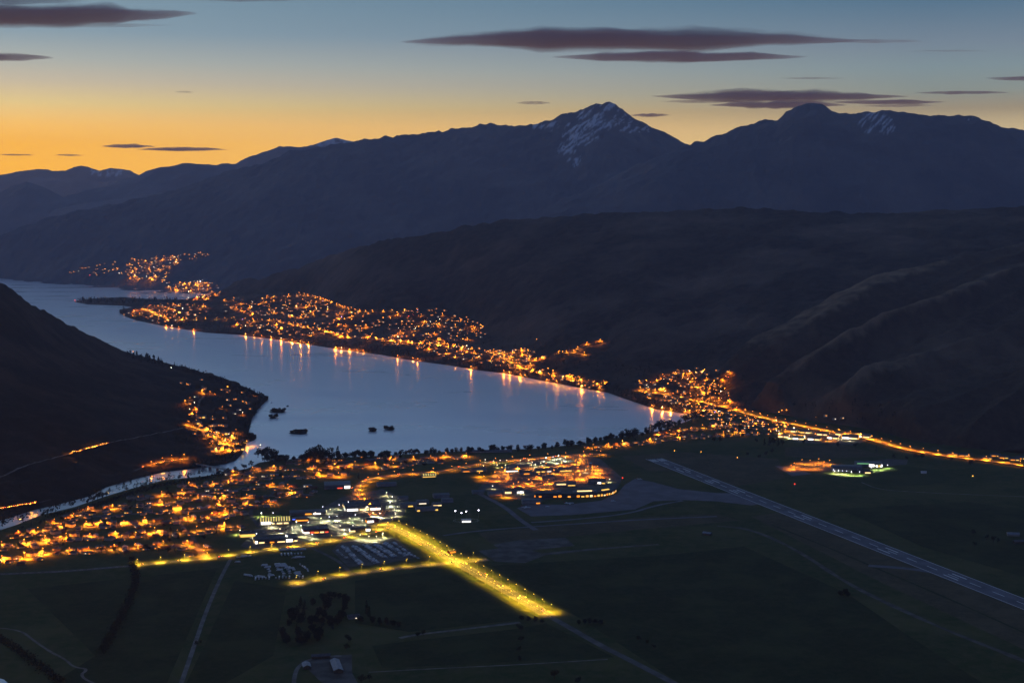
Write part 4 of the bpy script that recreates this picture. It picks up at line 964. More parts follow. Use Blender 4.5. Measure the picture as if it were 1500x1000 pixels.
for x, y, w, d, h, yw, lb, lit, ro in ((752, 721, 44, 24, 8, 10, 'bright fronted freight shed left of the air terminal', [('f', -0.95, -0.3, 0.4, 5.0, S_warm), ('f', 0.3, 0.95, 0.4, 4.0, S_white)], 'flat'), (725, 725, 30, 20, 6, 10, 'dark hangar with a lit yard at the left of the airport', [('r', -0.8, 0.8, 0.4, 3.0, W_warm)], 'gable'),
                                       (700, 722, 26, 16, 5, 10, 'small dark hangar at the far left of the airport', [], 'gable'), (778, 737, 40, 16, 7, 8, 'low dark hangar on the apron edge', [('f', 0.5, 0.9, 0.5, 3.0, W_amber)], 'barrel'),
                                       (828, 711, 48, 18, 8, 8, 'office block with lit slanting roof behind the terminal', [('f', -0.9, 0.0, 3.5, 6.5, S_warm), ('f', 0.2, 0.9, 1.0, 3.0, W_yel)], 'gable'), (875, 707, 40, 22, 8, -10, 'dark flat block at the right end of the terminal', [('f', 0.1, 0.5, 0.6, 4.0, S_white), ('f', 0.6, 0.95, 0.6, 3.0, W_yel)], 'flat'),
                                       (803, 701, 28, 14, 6, 12, 'domed pale building in the orange car park', [], 'barrel'), (796, 691, 40, 12, 6, 14, 'lit motel block beside the airport loop road', [('f', -0.95, -0.5, 0.6, 3.0, W_yel), ('f', -0.3, 0.1, 0.6, 3.0, W_yel), ('f', 0.4, 0.9, 0.6, 3.0, W_white)], 'gable'),
                                       (750, 690, 36, 14, 5, 12, 'pale roofed rental office on the orange car park', [('f', -0.9, 0.7, 0.6, 3.0, S_white)], 'gable'), (828, 690, 32, 12, 6, 14, 'yellow fronted lodge near the loop road', [('f', -0.9, 0.9, 0.6, 3.2, W_yel)], 'gable'),
                                       (694, 690, 60, 14, 6, 12, 'pale roofed motel row along the main street', [('f', -0.9, -0.4, 0.6, 2.6, W_amber), ('f', 0.2, 0.7, 0.6, 2.6, W_yel)], 'gable'), (770, 694, 30, 16, 6, 12, 'shadowed store on the orange car park', [('f', -0.4, 0.5, 0.6, 3.0, W_amber)], 'flat'),
                                       (716, 662, 120, 12, 3.6, 3, 'very long dark low building along the lake shore', [], 'gable')):
    hall('airport_building' if y != 662 else 'stable_block', lb, 'building', x, y, w, d, h, yw, M_concrete, M_bigroof if ro != 'flat' else M_membrane, lit, ro, 2.6)
tw = link('control_tower', None, None, at(865, 688)); tag(tw, 'slim airport control tower behind the terminal', 'control tower')
MB().tube((0, 0, 0), (0, 0, 13), 2.4, 2.0, 8).build('shaft', M_concrete, tw); MB().tube((0, 0, 13), (0, 0, 16), 3.0, 3.8, 8).build('cab', M_darkglass, tw); MB().tube((0, 0, 16), (0, 0, 16.8), 4.2, 3.6, 8).build('roof', M_white, tw)
# school and the far right buildings
hall('school_building', 'round roofed school hall lit white along the grass', 'school', 1240, 689, 70, 34, 9, -6, M_concrete, M_bigroof, [('f', -0.9, -0.84, 0.5, 3, S_white), ('f', 0.5, 0.95, 0.5, 5.0, W_yel)], 'barrel', 5.0)
hall('school_building', 'flat school block with a strip of green glass on its roof', 'school', 1272, 682, 64, 26, 9, -6, M_clad, M_bigroof, [('f', 0.0, 0.4, 0.5, 6.5, S_white), ('f', 0.5, 0.62, 0.5, 4.5, S_white), ('f', 0.7, 0.85, 0.5, 4.5, W_yel), ('f', 0.9, 1.0, 0.5, 6.0, S_white), ('f', -0.9, 0.0, 7.0, 8.6, S_green)])
hall('school_building', 'dark roofed wing between the two lit school halls', 'school', 1262, 692, 44, 20, 6, -4, M_claddark, M_membrane, [('f', 0.3, 0.9, 0.5, 3.0, S_warm)])
hall('sports_shed', 'small pale shed on the school field', 'shed', 1353, 693, 12, 6, 4, 0, M_white, M_white, [], 'gable', 1.5)
it = []
for x, y, w, d, h, m in ((1148, 640, 30, 16, 7, S_warm), (1158, 632, 34, 16, 7, W_amber), (1171, 643, 34, 18, 7, S_white), (1180, 634, 30, 16, 7, W_yel), (1193, 644, 34, 16, 7, S_white), (1206, 637, 34, 16, 7, S_warm), (1220, 642, 30, 18, 8, S_white), (1233, 637, 34, 16, 7, S_warm), (1246, 642, 44, 20, 8, S_white), (1264, 640, 42, 22, 8, S_white)):
    it.append(hall('shop_building', 'x', 'shop building', x, y, w, d, h, -22, M_concrete, M_bigroof, [('f', -0.95, -0.1, 0.5, 4.5, m), ('f', 0.1, 0.9, 0.5, 3.6, S_warm), ('r', -0.9, 0.6, 0.5, 3.6, W_yel)], 'gable', 2.4, group='shops on the commercial strip'))
number_row(it, lambda o: 'bright shop building in the commercial strip by the highway, @')
it = []
for x, y in ((1395, 667), (1412, 668), (1446, 672), (1458, 668), (1470, 671), (1486, 674), (1496, 672)):
    p = on_land(x, y); it.append(hall('lodge', 'x', 'lodge', x, y, 24, 11, 4.5, -12, M_concrete, M_bigroof, [('f', -0.8, 0.0, 0.6, 2.8, W_amber), ('f', 0.3, 0.8, 0.6, 2.8, W_yel)], 'gable', 3.0, z=p, group='lodges at the right edge'))
number_row(it, lambda o: 'lodge with amber windows under the hill at right edge, @')
# farm in the foreground
hall('farm_shed', 'long pale roofed farm shed at the bottom of the picture', 'farm shed', 493, 978, 46, 12, 4.5, -76, M_timber, M_roofP, [], 'gable', 2.6)
hall('farm_shed', 'short pale roofed farm shed left of the long one', 'farm shed', 449, 977, 18, 10, 4, -76, M_timber, M_roofP, [], 'gable', 2.2)
hall('farm_house', 'dark farm house among the tall trees', 'farm house', 518, 905, 18, 10, 4, 20, M_wallA, M_roofG, [('f', 0.2, 0.5, 0.6, 2.0, W_white)], 'gable', 2.4)
hall('farm_shed', 'open hay barn with a grey roof behind the yard', 'barn', 470, 963, 26, 9, 4, 10, M_timber, M_roofG, [], 'gable', 2.0)
hall('farm_house', 'pale roofed farmhouse at the far right edge', 'farm house', 1484, 784, 22, 12, 4, -10, M_wallA, M_roofP, [], 'gable', 2.4)
hall('farm_shed', 'grey shed beside the farmhouse at the far right edge', 'farm shed', 1492, 795, 20, 10, 4, 10, M_timber, M_roofG, [], 'gable', 2.0)
hall('farm_shed', 'small lone shed in the dark airfield grass', 'farm shed', 1036, 783, 16, 9, 4, -30, M_timber, M_roofP, [], 'gable', 2.0)
hall('farm_shed', 'orange lit shed beside the lit highway', 'shed', 662, 809, 14, 8, 4, 30, M_redclad, M_roofG, [('f', -0.8, 0.8, 0.4, 2.8, W_amber)], 'gable', 1.8)
# lodges of the peninsula village
it = []
for x, y in ((289, 621), (300, 630), (312, 640), (330, 636), (338, 642), (346, 650), (326, 656), (316, 661), (340, 661), (352, 659), (358, 648), (296, 612)):
    p = on_land(x, y, PH); p.z -= 0.5; it.append(hall('village_lodge', 'x', 'lodge', x, y, 24, 12, 6, random.uniform(-30, 30), M_concrete, M_bigroof, [('f', -0.8, -0.2, 0.8, 3.0, W_amber), ('f', 0.1, 0.7, 0.8, 5.0, W_yel)], 'gable', 3.0, z=p, group='lodges of the peninsula village'))
number_row(it, lambda o: 'lit lodge in the peninsula village across the lake mouth, @')
# bridge over the river mouth
A, B = at(286, 679, 7), at(352, 692, 7)
br = link('bridge', None, None, (A + B) / 2, math.atan2((B - A).y, (B - A).x)); tag(br, 'low road bridge over the river mouth', 'bridge')
L = (B - A).length; MB().box((0, 0, 0.6), (L, 9, 1.0)).build('deck', M_concrete, br)
for k in range(1, 6): MB().box((-L / 2 + L * k / 6, 0, -3.5), (2.0, 7, 7.0)).build('pier', M_concrete, br)
for sy in (-1, 1):
    q = MB(); q.box((0, sy * 4.3, 2.1), (L, 0.2, 0.2))
    for k in range(16): q.box((-L / 2 + L * (k + .5) / 16, sy * 4.3, 1.6), (0.2, 0.2, 1.0))
    q.build('railing', M_pole, br)

# ------------------------------------------------------------------ aeroplanes
def aeroplane(label, p, rz, s):
    root = link('aeroplane', None, None, p, rz); root.scale = (s,) * 3; tag(root, label, 'aeroplane')
    f = MB(); prof = [(-10, .25, 1.9), (-8, .9, 1.9), (-4, 1.35, 1.9), (4, 1.35, 1.9), (8, .8, 2.2), (11, .25, 2.6)]
    for (xa, ra, za), (xb, rb_, zb) in zip(prof, prof[1:]): f.tube((xa, 0, za), (xb, 0, zb), ra, rb_, 10)
    f.build('fuselage', M_white, root)
    for sg in (-1, 1):
        w = MB(); w.add([(-1.5, sg * 1.2, 1.4), (2.2, sg * 1.2, 1.4), (3.6, sg * 12, 2.0), (2.2, sg * 12, 2.0), (-1.5, sg * 1.2, 1.7), (2.2, sg * 1.2, 1.7), (3.6, sg * 12, 2.15), (2.2, sg * 12, 2.15)], [(0, 1, 2, 3), (7, 6, 5, 4), (0, 4, 5, 1), (1, 5, 6, 2), (2, 6, 7, 3), (3, 7, 4, 0)]); w.build('wing', M_white, root)
        MB().tube((-1.2, sg * 4, 1.1), (1.8, sg * 4, 1.1), .6, .5, 8).build('engine', M_clad, root)
        MB().tube((0.8, sg * 1.8, 0), (0.8, sg * 1.8, 1.2), .3).build('wheel_leg', M_pole, root)
        t_ = MB(); t_.box((10, sg * 2.0, 2.9), (1.6, 3.6, .15)); t_.build('tailplane', M_white, root)
    MB().add([(8.2, -.12, 2.6), (11, -.12, 2.8), (12, -.12, 6.4), (10.6, -.12, 6.4), (8.2, .12, 2.6), (11, .12, 2.8), (12, .12, 6.4), (10.6, .12, 6.4)], [(0, 1, 2, 3), (7, 6, 5, 4), (0, 4, 5, 1), (1, 5, 6, 2), (2, 6, 7, 3), (3, 7, 4, 0)]).build('tail_fin', M_redclad, root)
    MB().tube((-7, 0, 0), (-7, 0, 1.4), .25).build('wheel_leg', M_pole, root)
aeroplane('white airliner parked on the apron before the terminal', at(834, 738, 6.4), R(200), 1.1)
aeroplane('white airliner at the left end of the apron', at(771, 744, 6.4), R(170), 1.0)
aeroplane('small white aeroplane at the right end of the apron', at(937, 702, 6.4), R(150), 0.7)
aeroplane('pale aeroplane on the middle of the apron', at(802, 742, 6.4), R(20), 0.55)
aeroplane('pale aeroplane beside the apron at the terminal corner', at(898, 734, 6.4), R(150), 0.6)

# ------------------------------------------------------------------ vehicles
PAINT = [mat('white_paint', (0.72, 0.72, 0.72), 0.35, 0.05, 0.5), mat('silver_paint', (0.42, 0.43, 0.45), 0.3, 0.05, 0.5), mat('grey_paint', (0.20, 0.21, 0.22), 0.35, 0.05, 0.5), mat('red_paint', (0.30, 0.03, 0.02), 0.35, 0.05, 0.5), mat('blue_paint', (0.04, 0.07, 0.20), 0.35, 0.05, 0.5), mat('black_paint', (0.025, 0.025, 0.03), 0.3, 0.05, 0.5)]
PN = ['white', 'silver', 'grey', 'red', 'blue', 'black']
M_tyre = mat('tyre_rubber', (0.02, 0.02, 0.02), 0.9, 0.1, 2.0)
def car_mesh(p):
    m = MB(); m.prism([(-0.9, .3), (.9, .3), (.9, .85), (-.9, .85)], -2.2, 2.2)
    m.add([(-1.5, -.85, .85), (1.9, -.85, .85), (1.9, .85, .85), (-1.5, .85, .85), (-.8, -.7, 1.45), (1.3, -.7, 1.45), (1.3, .7, 1.45), (-.8, .7, 1.45)], [(0, 1, 5, 4), (2, 3, 7, 6), (1, 2, 6, 5), (3, 0, 4, 7)], 1); m.quad((-.8, -.7, 1.45), (1.3, -.7, 1.45), (1.3, .7, 1.45), (-.8, .7, 1.45), 0)
    for x in (-1.4, 1.4):
        for y in (-.88, .88): m.tube((x, y - .1, .33), (x, y + .1, .33), .33, None, 8, 2)
    return m.mesh('parked_car', [p, M_darkglass, M_tyre])
def van_mesh(p, L=6.6, H=2.7):
    m = MB(); m.prism([(-1.1, .4), (1.1, .4), (1.1, H), (-1.1, H)], -L / 2 + 1.4, L / 2); m.prism([(-1.1, .4), (1.1, .4), (1.1, H * .62), (-1.1, H * .62)], -L / 2, -L / 2 + 1.39)
    m.box((-L / 2 + 1.2, 0, H * .72), (.5, 2.0, .6), 0, 1)
    for x in (-L * .32, L * .3):
        for y in (-1.05, 1.05): m.tube((x, y - .1, .4), (x, y + .1, .4), .4, None, 8, 2)
    return m.mesh('parked_van', [p, M_darkglass, M_tyre])
CARS = [car_mesh(p) for p in PAINT]; VAN = van_mesh(PAINT[0], 5.4); VAN2 = van_mesh(PAINT[1], 5.0, 2.4); LONG = van_mesh(PAINT[0], 11.5, 3.2)
def vehicle_line(a, b, n, meshes, fmt, group, jig=0.6, skip=0.08, turn=math.pi / 2, twin=False):
    A, B = at(*a), at(*b); d = (B - A); ang = math.atan2(d.y, d.x); it = []
    s = Vector((-d.y, d.x, 0)).normalized()
    for i in range(n):
        for sg in ((-1, 1) if twin else (0,)):
            if random.random() < skip: continue
            me, nm, cn = random.choice(meshes)
            o = link(nm, me, None, A.lerp(B, (i + .5) / n) + s * (sg * 2.7 + random.uniform(-jig, jig)) + Vector((0, 0, 0.2)), ang + turn + random.uniform(-.06, .06) + (math.pi if random.random() < .5 else 0))
            tag(o, 'x', 'van' if 'van' in nm else 'car' if 'car' in nm else 'coach', group); o['_c'] = cn; o['_s'] = 'left' if sg >= 0 else 'right'; it.append(o)
    for sd in ('left', 'right'):
        q = sorted([o for o in it if o['_s'] == sd], key=lambda o: (o.location - A).length)
        for i, o in enumerate(q):
            o['label'] = '%s %s, %s from top in %s' % (o['_c'], o['category'], ordn(i + 1), (fmt % sd) if '%s' in fmt else fmt)
    for o in it: del o['_c']; del o['_s']
white_lot = [(VAN, 'parked_van', 'white'), (VAN, 'parked_van', 'white'), (VAN2, 'parked_van', 'silver'), (CARS[0], 'parked_car', 'white'), (CARS[1], 'parked_car', 'silver')]
for k, (a, b, n) in enumerate((((503, 800), (530, 828), 26), ((518, 800), (552, 825), 28), ((534, 798), (566, 818), 24), ((547, 796), (579, 816), 24), ((562, 795), (596, 815), 26), ((575, 794), (600, 811), 18))):
    vehicle_line(a, b, n, white_lot, 'the %%s half of yard row %s' % ['one', 'two', 'three', 'four', 'five', 'six'][k], 'vehicles in the yard rows', twin=k < 5)
vehicle_line((493, 806), (508, 818), 9, white_lot, 'the short row left of the yard', 'vehicles beside the yard rows')
vehicle_line((598, 812), (614, 818), 8, white_lot, 'the short row at the yard corner', 'vehicles at the yard corner')
long_lot = [(LONG, 'parked_coach', 'long white'), (LONG, 'parked_coach', 'long white'), (VAN, 'parked_van', 'white'), (VAN2, 'parked_van', 'silver')]
for k, (a, b, n) in enumerate((((360, 843), (384, 846), 9), ((388, 827), (398, 845), 6), ((404, 826), (418, 845), 7), ((414, 826), (430, 844), 7), ((426, 832), (440, 845), 6), ((440, 826), (452, 838), 5), ((372, 848), (446, 846), 15))):
    vehicle_line(a, b, n, long_lot, 'storage field line %s' % ['one', 'two', 'three', 'four', 'five', 'six', 'seven'][k], 'vehicles in the storage field', 2.2, 0.12, random.choice((0, math.pi / 2)))
for k, (a, b, n) in enumerate((((411, 806), (446, 805), 8), ((410, 813), (444, 811), 7), ((428, 818), (446, 816), 5), ((346, 817), (372, 814), 6), ((344, 824), (352, 823), 2))):
    vehicle_line(a, b, n, long_lot, 'the short line %s near the ring road' % ['one', 'two', 'three', 'four', 'five'][k], 'vehicles near the ring road', 2.0, 0.15, random.choice((0, math.pi / 2)))
lot = [(CARS[i], 'parked_car', PN[i]) for i in (0, 1, 1, 2, 3, 4, 5)]
for k, (a, b, n) in enumerate((((470, 770), (512, 762), 12), ((478, 758), (520, 752), 12), ((384, 780), (428, 774), 12), ((556, 752), (584, 744), 9), ((480, 748), (503, 744), 8))):
    vehicle_line(a, b, n, lot, 'row %s of the shopping car park' % ['one', 'two', 'three', 'four', 'five'][k], 'cars in the shopping car park', 0.4, 0.3)
for k, (a, b, n) in enumerate((((748, 714), (800, 706), 16), ((740, 704), (792, 697), 16), ((856, 700), (892, 694), 10), ((1162, 686), (1208, 680), 14))):
    vehicle_line(a, b, n, lot, ['the front row behind the terminal', 'the second row behind the terminal', 'the right airport car park', 'the school car park'][k], 'cars in the airport and school car parks', 0.4, 0.25)
# cars with their headlamps on, on the dark hill roads and the pale farm road
HL = glow('headlamp', (1.0, 0.40, 0.06), 10); TL = glow('tail_lamp', (1.0, 0.10, 0.02), 12)
hlm = [MB().box((-2.25, y, .7), (.5, .7, .6)).mesh('headlight', HL) for y in (-.6, .6)]; tlm = [MB().box((2.25, y, .75), (.5, .7, .6)).mesh('tail_light', TL) for y in (-.6, .6)]
HSL = light_data('SPOT', (1.0, 0.30, 0.02), 50000, 100.0)
def lit_car(p, rz, label, group):
    o = link('car', CARS[2], None, p, rz); tag(o, label, 'car', group)
    for m in hlm: link('headlight', m, o)
    for m in tlm: link('tail_light', m, o)
    l = bpy.data.objects.new('headlight_beam', HSL); col.objects.link(l); l.parent = o; l.location = (-2.6, 0, 1.2); l.rotation_euler = (R(72), 0, R(90))
    return o
def cars_on(pts, n, fmt, group, off=4.0):
    it = []
    for p, a in along(pts, 1.0 * (at(*pts[0]) - at(*pts[-1])).length / n, off):
        p = p + Vector((random.uniform(-9, 9), random.uniform(-2, 2), .4)); o = link('car', random.choice(CARS), None, p, a + (math.pi if off > 0 else 0)); tag(o, 'x', 'car', group); it.append(o)
        for m in hlm: link('headlight', m, o)
        for m in tlm: link('tail_light', m, o)
    number_row(it, lambda o: fmt)
def car_chain(P, pxs, fmt, group, flip=False):
    it = []
    for x in pxs:
        i = min(range(len(P) - 1), key=lambda k: abs(proj(P[k])[0] - x)); d = P[i + 1] - P[i]
        it.append(lit_car(P[i] + Vector((0, 0, .1)), math.atan2(d.y, d.x) + (math.pi if flip else 0), 'x', group))
    number_row(it, lambda o: fmt)
car_chain(H1, (107, 110, 114, 120, 127, 131, 135, 139, 143, 148, 151, 157), 'car with headlamps on along the left hillside road, @', 'cars on the hillside road')
car_chain(H2, (2, 6, 14, 18, 22, 26, 30, 35, 40, 46, 51), 'car with headlamps on along the lower left road, @', 'cars on the lower left road')
car_chain(H3, (210, 226, 240, 252, 266), 'car on the riverside road by the bridge, @', 'cars on the riverside road', True)
car_chain(H4, (285, 298), 'car with lamps on the peninsula village road, @', 'cars on the village road', True)

for off, nm in ((5, 'far'), (-5, 'near')):
    cars_on(HWY, 9, 'car with lamps on in the %s lane of the yellow highway, @' % nm, 'cars on the highway', off)
cars_on(RING[3:], 8, 'car with lamps on along the ring road, @', 'cars on the ring road', 3); cars_on(MAINST, 10, 'car with lamps on along the curving main street, @', 'cars on the main street', -4); cars_on(CROSS, 3, 'car with lamps on along the yellow side road, @', 'cars on the side road', 3)
# ------------------------------------------------------------------ trees
def leaf_mat(name, a, b):
    m = bpy.data.materials.new(name); m.use_nodes = True; t = m.node_tree; bs = t.nodes['Principled BSDF']
    bs.inputs['Roughness'].default_value = 0.9; bs.inputs['Specular IOR Level'].default_value = 0.05
    g = nd(t, 'ShaderNodeTexCoord'); n = nd(t, 'ShaderNodeTexNoise'); n.inputs['Scale'].default_value = 0.35; n.inputs['Detail'].default_value = 3
    t.links.new(g.outputs['Object'], n.inputs['Vector']); r = nd(t, 'ShaderNodeValToRGB')
    r.color_ramp.elements[0].position = .38; r.color_ramp.elements[1].position = .64; r.color_ramp.elements[0].color = a + (1,); r.color_ramp.elements[1].color = b + (1,)
    t.links.new(n.outputs['Fac'], r.inputs[0]); t.links.new(r.outputs[0], bs.inputs['Base Color'])
    MATS[name] = m; return m
L_dark = leaf_mat('dark_leaves', (0.014, 0.018, 0.008), (0.034, 0.040, 0.017)); L_olive = leaf_mat('olive_leaves', (0.020, 0.022, 0.009), (0.048, 0.045, 0.018)); L_con = leaf_mat('conifer_needles', (0.010, 0.014, 0.008), (0.024, 0.031, 0.015)); L_aut = leaf_mat('autumn_leaves', (0.040, 0.026, 0.009), (0.085, 0.050, 0.016))
M_bark = mat('bark', (0.045, 0.034, 0.025), 0.95, 0.3, 1.5)
def leaf(mb, c, s, rr):
    d = Vector((rr.gauss(0, 1), rr.gauss(0, 1), rr.gauss(0, 1))).normalized(); u = d.orthogonal().normalized() * s; w = d.cross(u).normalized() * s * .7
    c = Vector(c); mb.quad(c - u - w, c + u - w, c + u + w, c - u + w)
def crown_tree(seed, kind):
    rr = random.Random(seed); tr = MB(); cr = MB()
    if kind == 'broad':       # unit height 1
        tr.tube((0, 0, 0), (0, 0, .42), .035, .022); lobes = []
        for i in range(rr.randint(6, 9)):
            a = rr.uniform(0, 6.28); q = rr.uniform(.08, .30); z = rr.uniform(.38, .80); c = (q * math.cos(a), q * math.sin(a), z); lobes.append((c, rr.uniform(.13, .22))); tr.tube((0, 0, .30), c, .016, .006, 4)
        for c, r in lobes:
            for _ in range(46):
                d = Vector((rr.gauss(0, 1), rr.gauss(0, 1), rr.gauss(0, 1))).normalized() * r * rr.uniform(.55, 1.08); leaf(cr, (c[0] + d.x, c[1] + d.y, c[2] + d.z * .85), rr.uniform(.026, .05), rr)
    elif kind == 'bush':      # low dense rounded tree, foliage to the ground
        tr.tube((0, 0, 0), (0, 0, .5), .04, .02)
        for i in range(9):
            a = rr.uniform(0, 6.28); q = rr.uniform(.0, .30); c = (q * math.cos(a), q * math.sin(a), rr.uniform(.28, .72 - q * .5)); r = rr.uniform(.2, .28)
            for _ in range(56):
                d = Vector((rr.gauss(0, 1), rr.gauss(0, 1), rr.gauss(0, 1))).normalized() * r * rr.uniform(.5, 1.05); leaf(cr, (c[0] + d.x, c[1] + d.y, max(.03, c[2] + d.z)), rr.uniform(.035, .06), rr)
    elif kind == 'conifer':
        tr.tube((0, 0, 0), (0, 0, .95), .025, .006)
        for i in range(11):
            z = .10 + i * .082; R_ = .21 * (1 - z) ** .8 + .012
            for k in range(rr.randint(5, 8)):
                a = rr.uniform(0, 6.28); e = R_ * rr.uniform(.7, 1.15)
                for q in range(4): leaf(cr, (e * (q + 1) / 4 * math.cos(a), e * (q + 1) / 4 * math.sin(a), z - .03 * (q + 1) / 4 + rr.uniform(-.01, .02)), rr.uniform(.018, .036), rr)
    else:                     # poplar
        tr.tube((0, 0, 0), (0, 0, .9), .02, .006)
        for i in range(260):
            z = rr.uniform(.08, 1.0); q = .11 * math.sin(math.pi * min(1, (z * .95 + .03)) ** .7) * math.sqrt(rr.random()) * rr.uniform(.8, 1.25); a = rr.uniform(0, 6.28); leaf(cr, (q * math.cos(a), q * math.sin(a), z), rr.uniform(.018, .034), rr)
    return tr.mesh('trunk', M_bark), cr
TREES = {}
for k, n, ms in (('broad', 6, (L_dark, L_olive, L_aut)), ('bush', 5, (L_con, L_dark)), ('conifer', 4, (L_con,)), ('poplar', 2, (L_dark, L_aut))):
    TREES[k] = []
    for s in range(n):
        t_, c_ = crown_tree(s + 31, k); TREES[k].append((t_, [c_.mesh('crown', m) for m in ms]))
TN = {'broad': 'broadleaf_tree', 'bush': 'bushy_tree', 'conifer': 'conifer_tree', 'poplar': 'poplar_tree'}
def tree(p, h, kind='broad', mi=None, group=None, label=None, wide=None):
    t_, cs = random.choice(TREES[kind]); o = link(TN[kind], None, None, p, random.uniform(0, 6.28)); w = h * (wide or random.uniform(.85, 1.2)); o.scale = (w, w, h)
    link('trunk', t_, o); link('crown', cs[(random.choice((0, 0, 1, 0, 1, 2)) if mi is None else mi) % len(cs)], o)
    tag(o, label or 'x', 'tree', group); return o
def tree_row(spots, fmt, group, names=None):
    it = [tree(on_land(x, y, names) if names else at(x, y), h, k, mi, group) for x, y, h, k, mi in spots]; number_row(it, lambda o: fmt.replace('KIND', o.name.split('.')[0].replace('_', ' '))); return it
NT = 0
# along the near lake shore
sp = []
xs = 398
while xs < 1000:
    y = np.interp(xs, [p[0] for p in SHORE_N], [p[1] for p in SHORE_N]) + random.uniform(2.0, 4.5)
    sp.append((xs, y, random.uniform(11, 21) if xs > 560 else random.uniform(14, 26), random.choice(('broad', 'bush', 'bush')), None)); xs += random.choice((2.5, 4, 5, 7, 11))
for lo_, hi_, nm in ((0, 560, 'behind the upper suburb'), (560, 700, 'behind the main street'), (700, 840, 'behind the airport'), (840, 1100, 'towards the bay')):
    tree_row([s for s in sp if lo_ <= s[0] < hi_], 'shore KIND on the near lake edge %s, @' % nm, 'trees along the near shore')
tree_row([(x, y, h, k, 0) for x, y, h, k in ((448, 676, 28, 'broad'), (455, 675, 36, 'broad'), (462, 677, 42, 'broad'), (470, 675, 46, 'broad'), (478, 677, 42, 'broad'), (486, 676, 32, 'broad'), (472, 680, 34, 'broad'), (495, 675, 40, 'conifer'))], 'tall dark KIND in the big clump by the lake, @', 'big clump by the lake')
tree_row([(x, y, h * 1.35, 'broad', 0) for x, y, h in ((378, 670, 18), (384, 672, 24), (391, 674, 28), (398, 673, 26), (404, 672, 18), (388, 678, 20), (396, 679, 18))], 'dark KIND at the lake mouth point, @', 'trees at the lake mouth')
tree_row([(x, y, h * 1.25, k, m) for x, y, h, k, m in ((830, 652, 15, 'broad', 0), (847, 652, 12, 'broad', 2), (862, 651, 17, 'broad', 0), (871, 650, 14, 'broad', 0), (895, 645, 18, 'broad', 2), (912, 643, 20, 'broad', 0), (921, 642, 24, 'broad', 0), (928, 642, 26, 'broad', 0), (934, 640, 20, 'broad', 0), (948, 637, 20, 'broad', 0), (957, 635, 26, 'broad', 0), (966, 633, 30, 'broad', 0), (975, 632, 30, 'broad', 0), (984, 630, 26, 'broad', 0), (993, 626, 22, 'broad', 0), (1004, 621, 26, 'broad', 0), (1013, 618, 28, 'broad', 0), (1022, 616, 24, 'broad', 0), (1030, 612, 22, 'broad', 0))], 'tall KIND at the bay end of the shore, @', 'tall trees around the bay')
# among the houses
sp = []
tries = 0
while len(sp) < 78 and tries < 3000:
    tries += 1; x = random.uniform(20, 640); y = random.uniform(668, 812)
    lo = np.interp(x, [0, 110, 200, 330, 440, 640], [782, 752, 728, 694, 672, 666]); hi = np.interp(x, [0, 300, 340, 420, 500, 560, 640], [818, 812, 768, 738, 722, 694, 686])
    if not lo < y < hi: continue
    p = at(x, y)
    if any((p - q).length < 11 for q in HSPOTS): continue
    sp.append((x, y, random.uniform(7, 15), random.choice(('broad', 'broad', 'broad', 'poplar', 'conifer')), None))
tree_row(sp, 'garden KIND between the suburb houses, @', 'garden trees of the suburb')
sp = [(x + random.uniform(-3, 3), y + random.uniform(-1.5, 1.5), random.uniform(8, 15), random.choice(('broad', 'broad', 'conifer')), None) for x, y in ((905, 653), (930, 646), (950, 645), (972, 638), (996, 637), (1020, 632), (1036, 628), (1052, 632), (1068, 622), (1085, 627), (1100, 629), (1045, 616), (1080, 613), (1110, 622), (1128, 628), (1060, 640), (1090, 640))]
tree_row(sp, 'garden KIND between the bay suburb houses, @', 'garden trees of the bay suburb')
sp = [(x, y, h, k, 0) for x, y, h, k in ((1046, 648, 16, 'broad'), (1054, 648, 18, 'broad'), (1120, 652, 20, 'conifer'), (1127, 652, 24, 'conifer'), (1133, 652, 22, 'broad'), (1140, 653, 22, 'conifer'), (1146, 652, 18, 'broad'), (1108, 648, 14, 'broad'), (1177, 650, 16, 'broad'), (1211, 648, 14, 'broad'), (1228, 655, 16, 'broad'), (1253, 656, 16, 'broad'), (1284, 662, 18, 'conifer'), (1122, 668, 16, 'broad'), (1112, 672, 14, 'broad'), (1130, 664, 15, 'broad'), (1095, 668, 12, 'broad'), (1342, 672, 16, 'broad'), (1350, 672, 17, 'broad'), (1310, 672, 14, 'broad'), (1328, 674, 12, 'broad'), (1422, 682, 16, 'broad'), (1394, 676, 12, 'broad'))]
tree_row(sp, 'dark KIND below the bright highway, @', 'trees below the highway')
# foreground
sp = [(432 + random.uniform(-22, 46) + i * 0, 0, 0, '', 0) for i in range(0)]
rt = random.Random(3)
while len(sp) < 58:
    x = rt.uniform(412, 508); lo = np.interp(x, [412, 440, 470, 508], [918, 886, 874, 872]); hi = np.interp(x, [412, 440, 480, 508], [948, 956, 930, 900]); y = rt.uniform(lo, hi)
    sp.append((x, y, rt.uniform(12, 19), rt.choice(('bush', 'bush', 'bush', 'conifer')), 0))
tree_row(sp, 'dark KIND in the foreground copse, @', 'trees of the foreground copse')
tree_row([(537, 900, 24, 'poplar', 0), (541, 904, 20, 'conifer', 0), (546, 912, 13, 'bush', 0), (556, 914, 12, 'bush', 0), (566, 915, 13, 'bush', 0), (576, 916, 12, 'bush', 0), (584, 918, 11, 'bush', 0), (529, 910, 12, 'bush', 0), (511, 940, 14, 'broad', 1), (508, 952, 12, 'broad', 1), (612, 934, 11, 'broad', 0), (620, 930, 9, 'broad', 0)], 'dark KIND beside the foreground farm house, @', 'trees by the farm house')
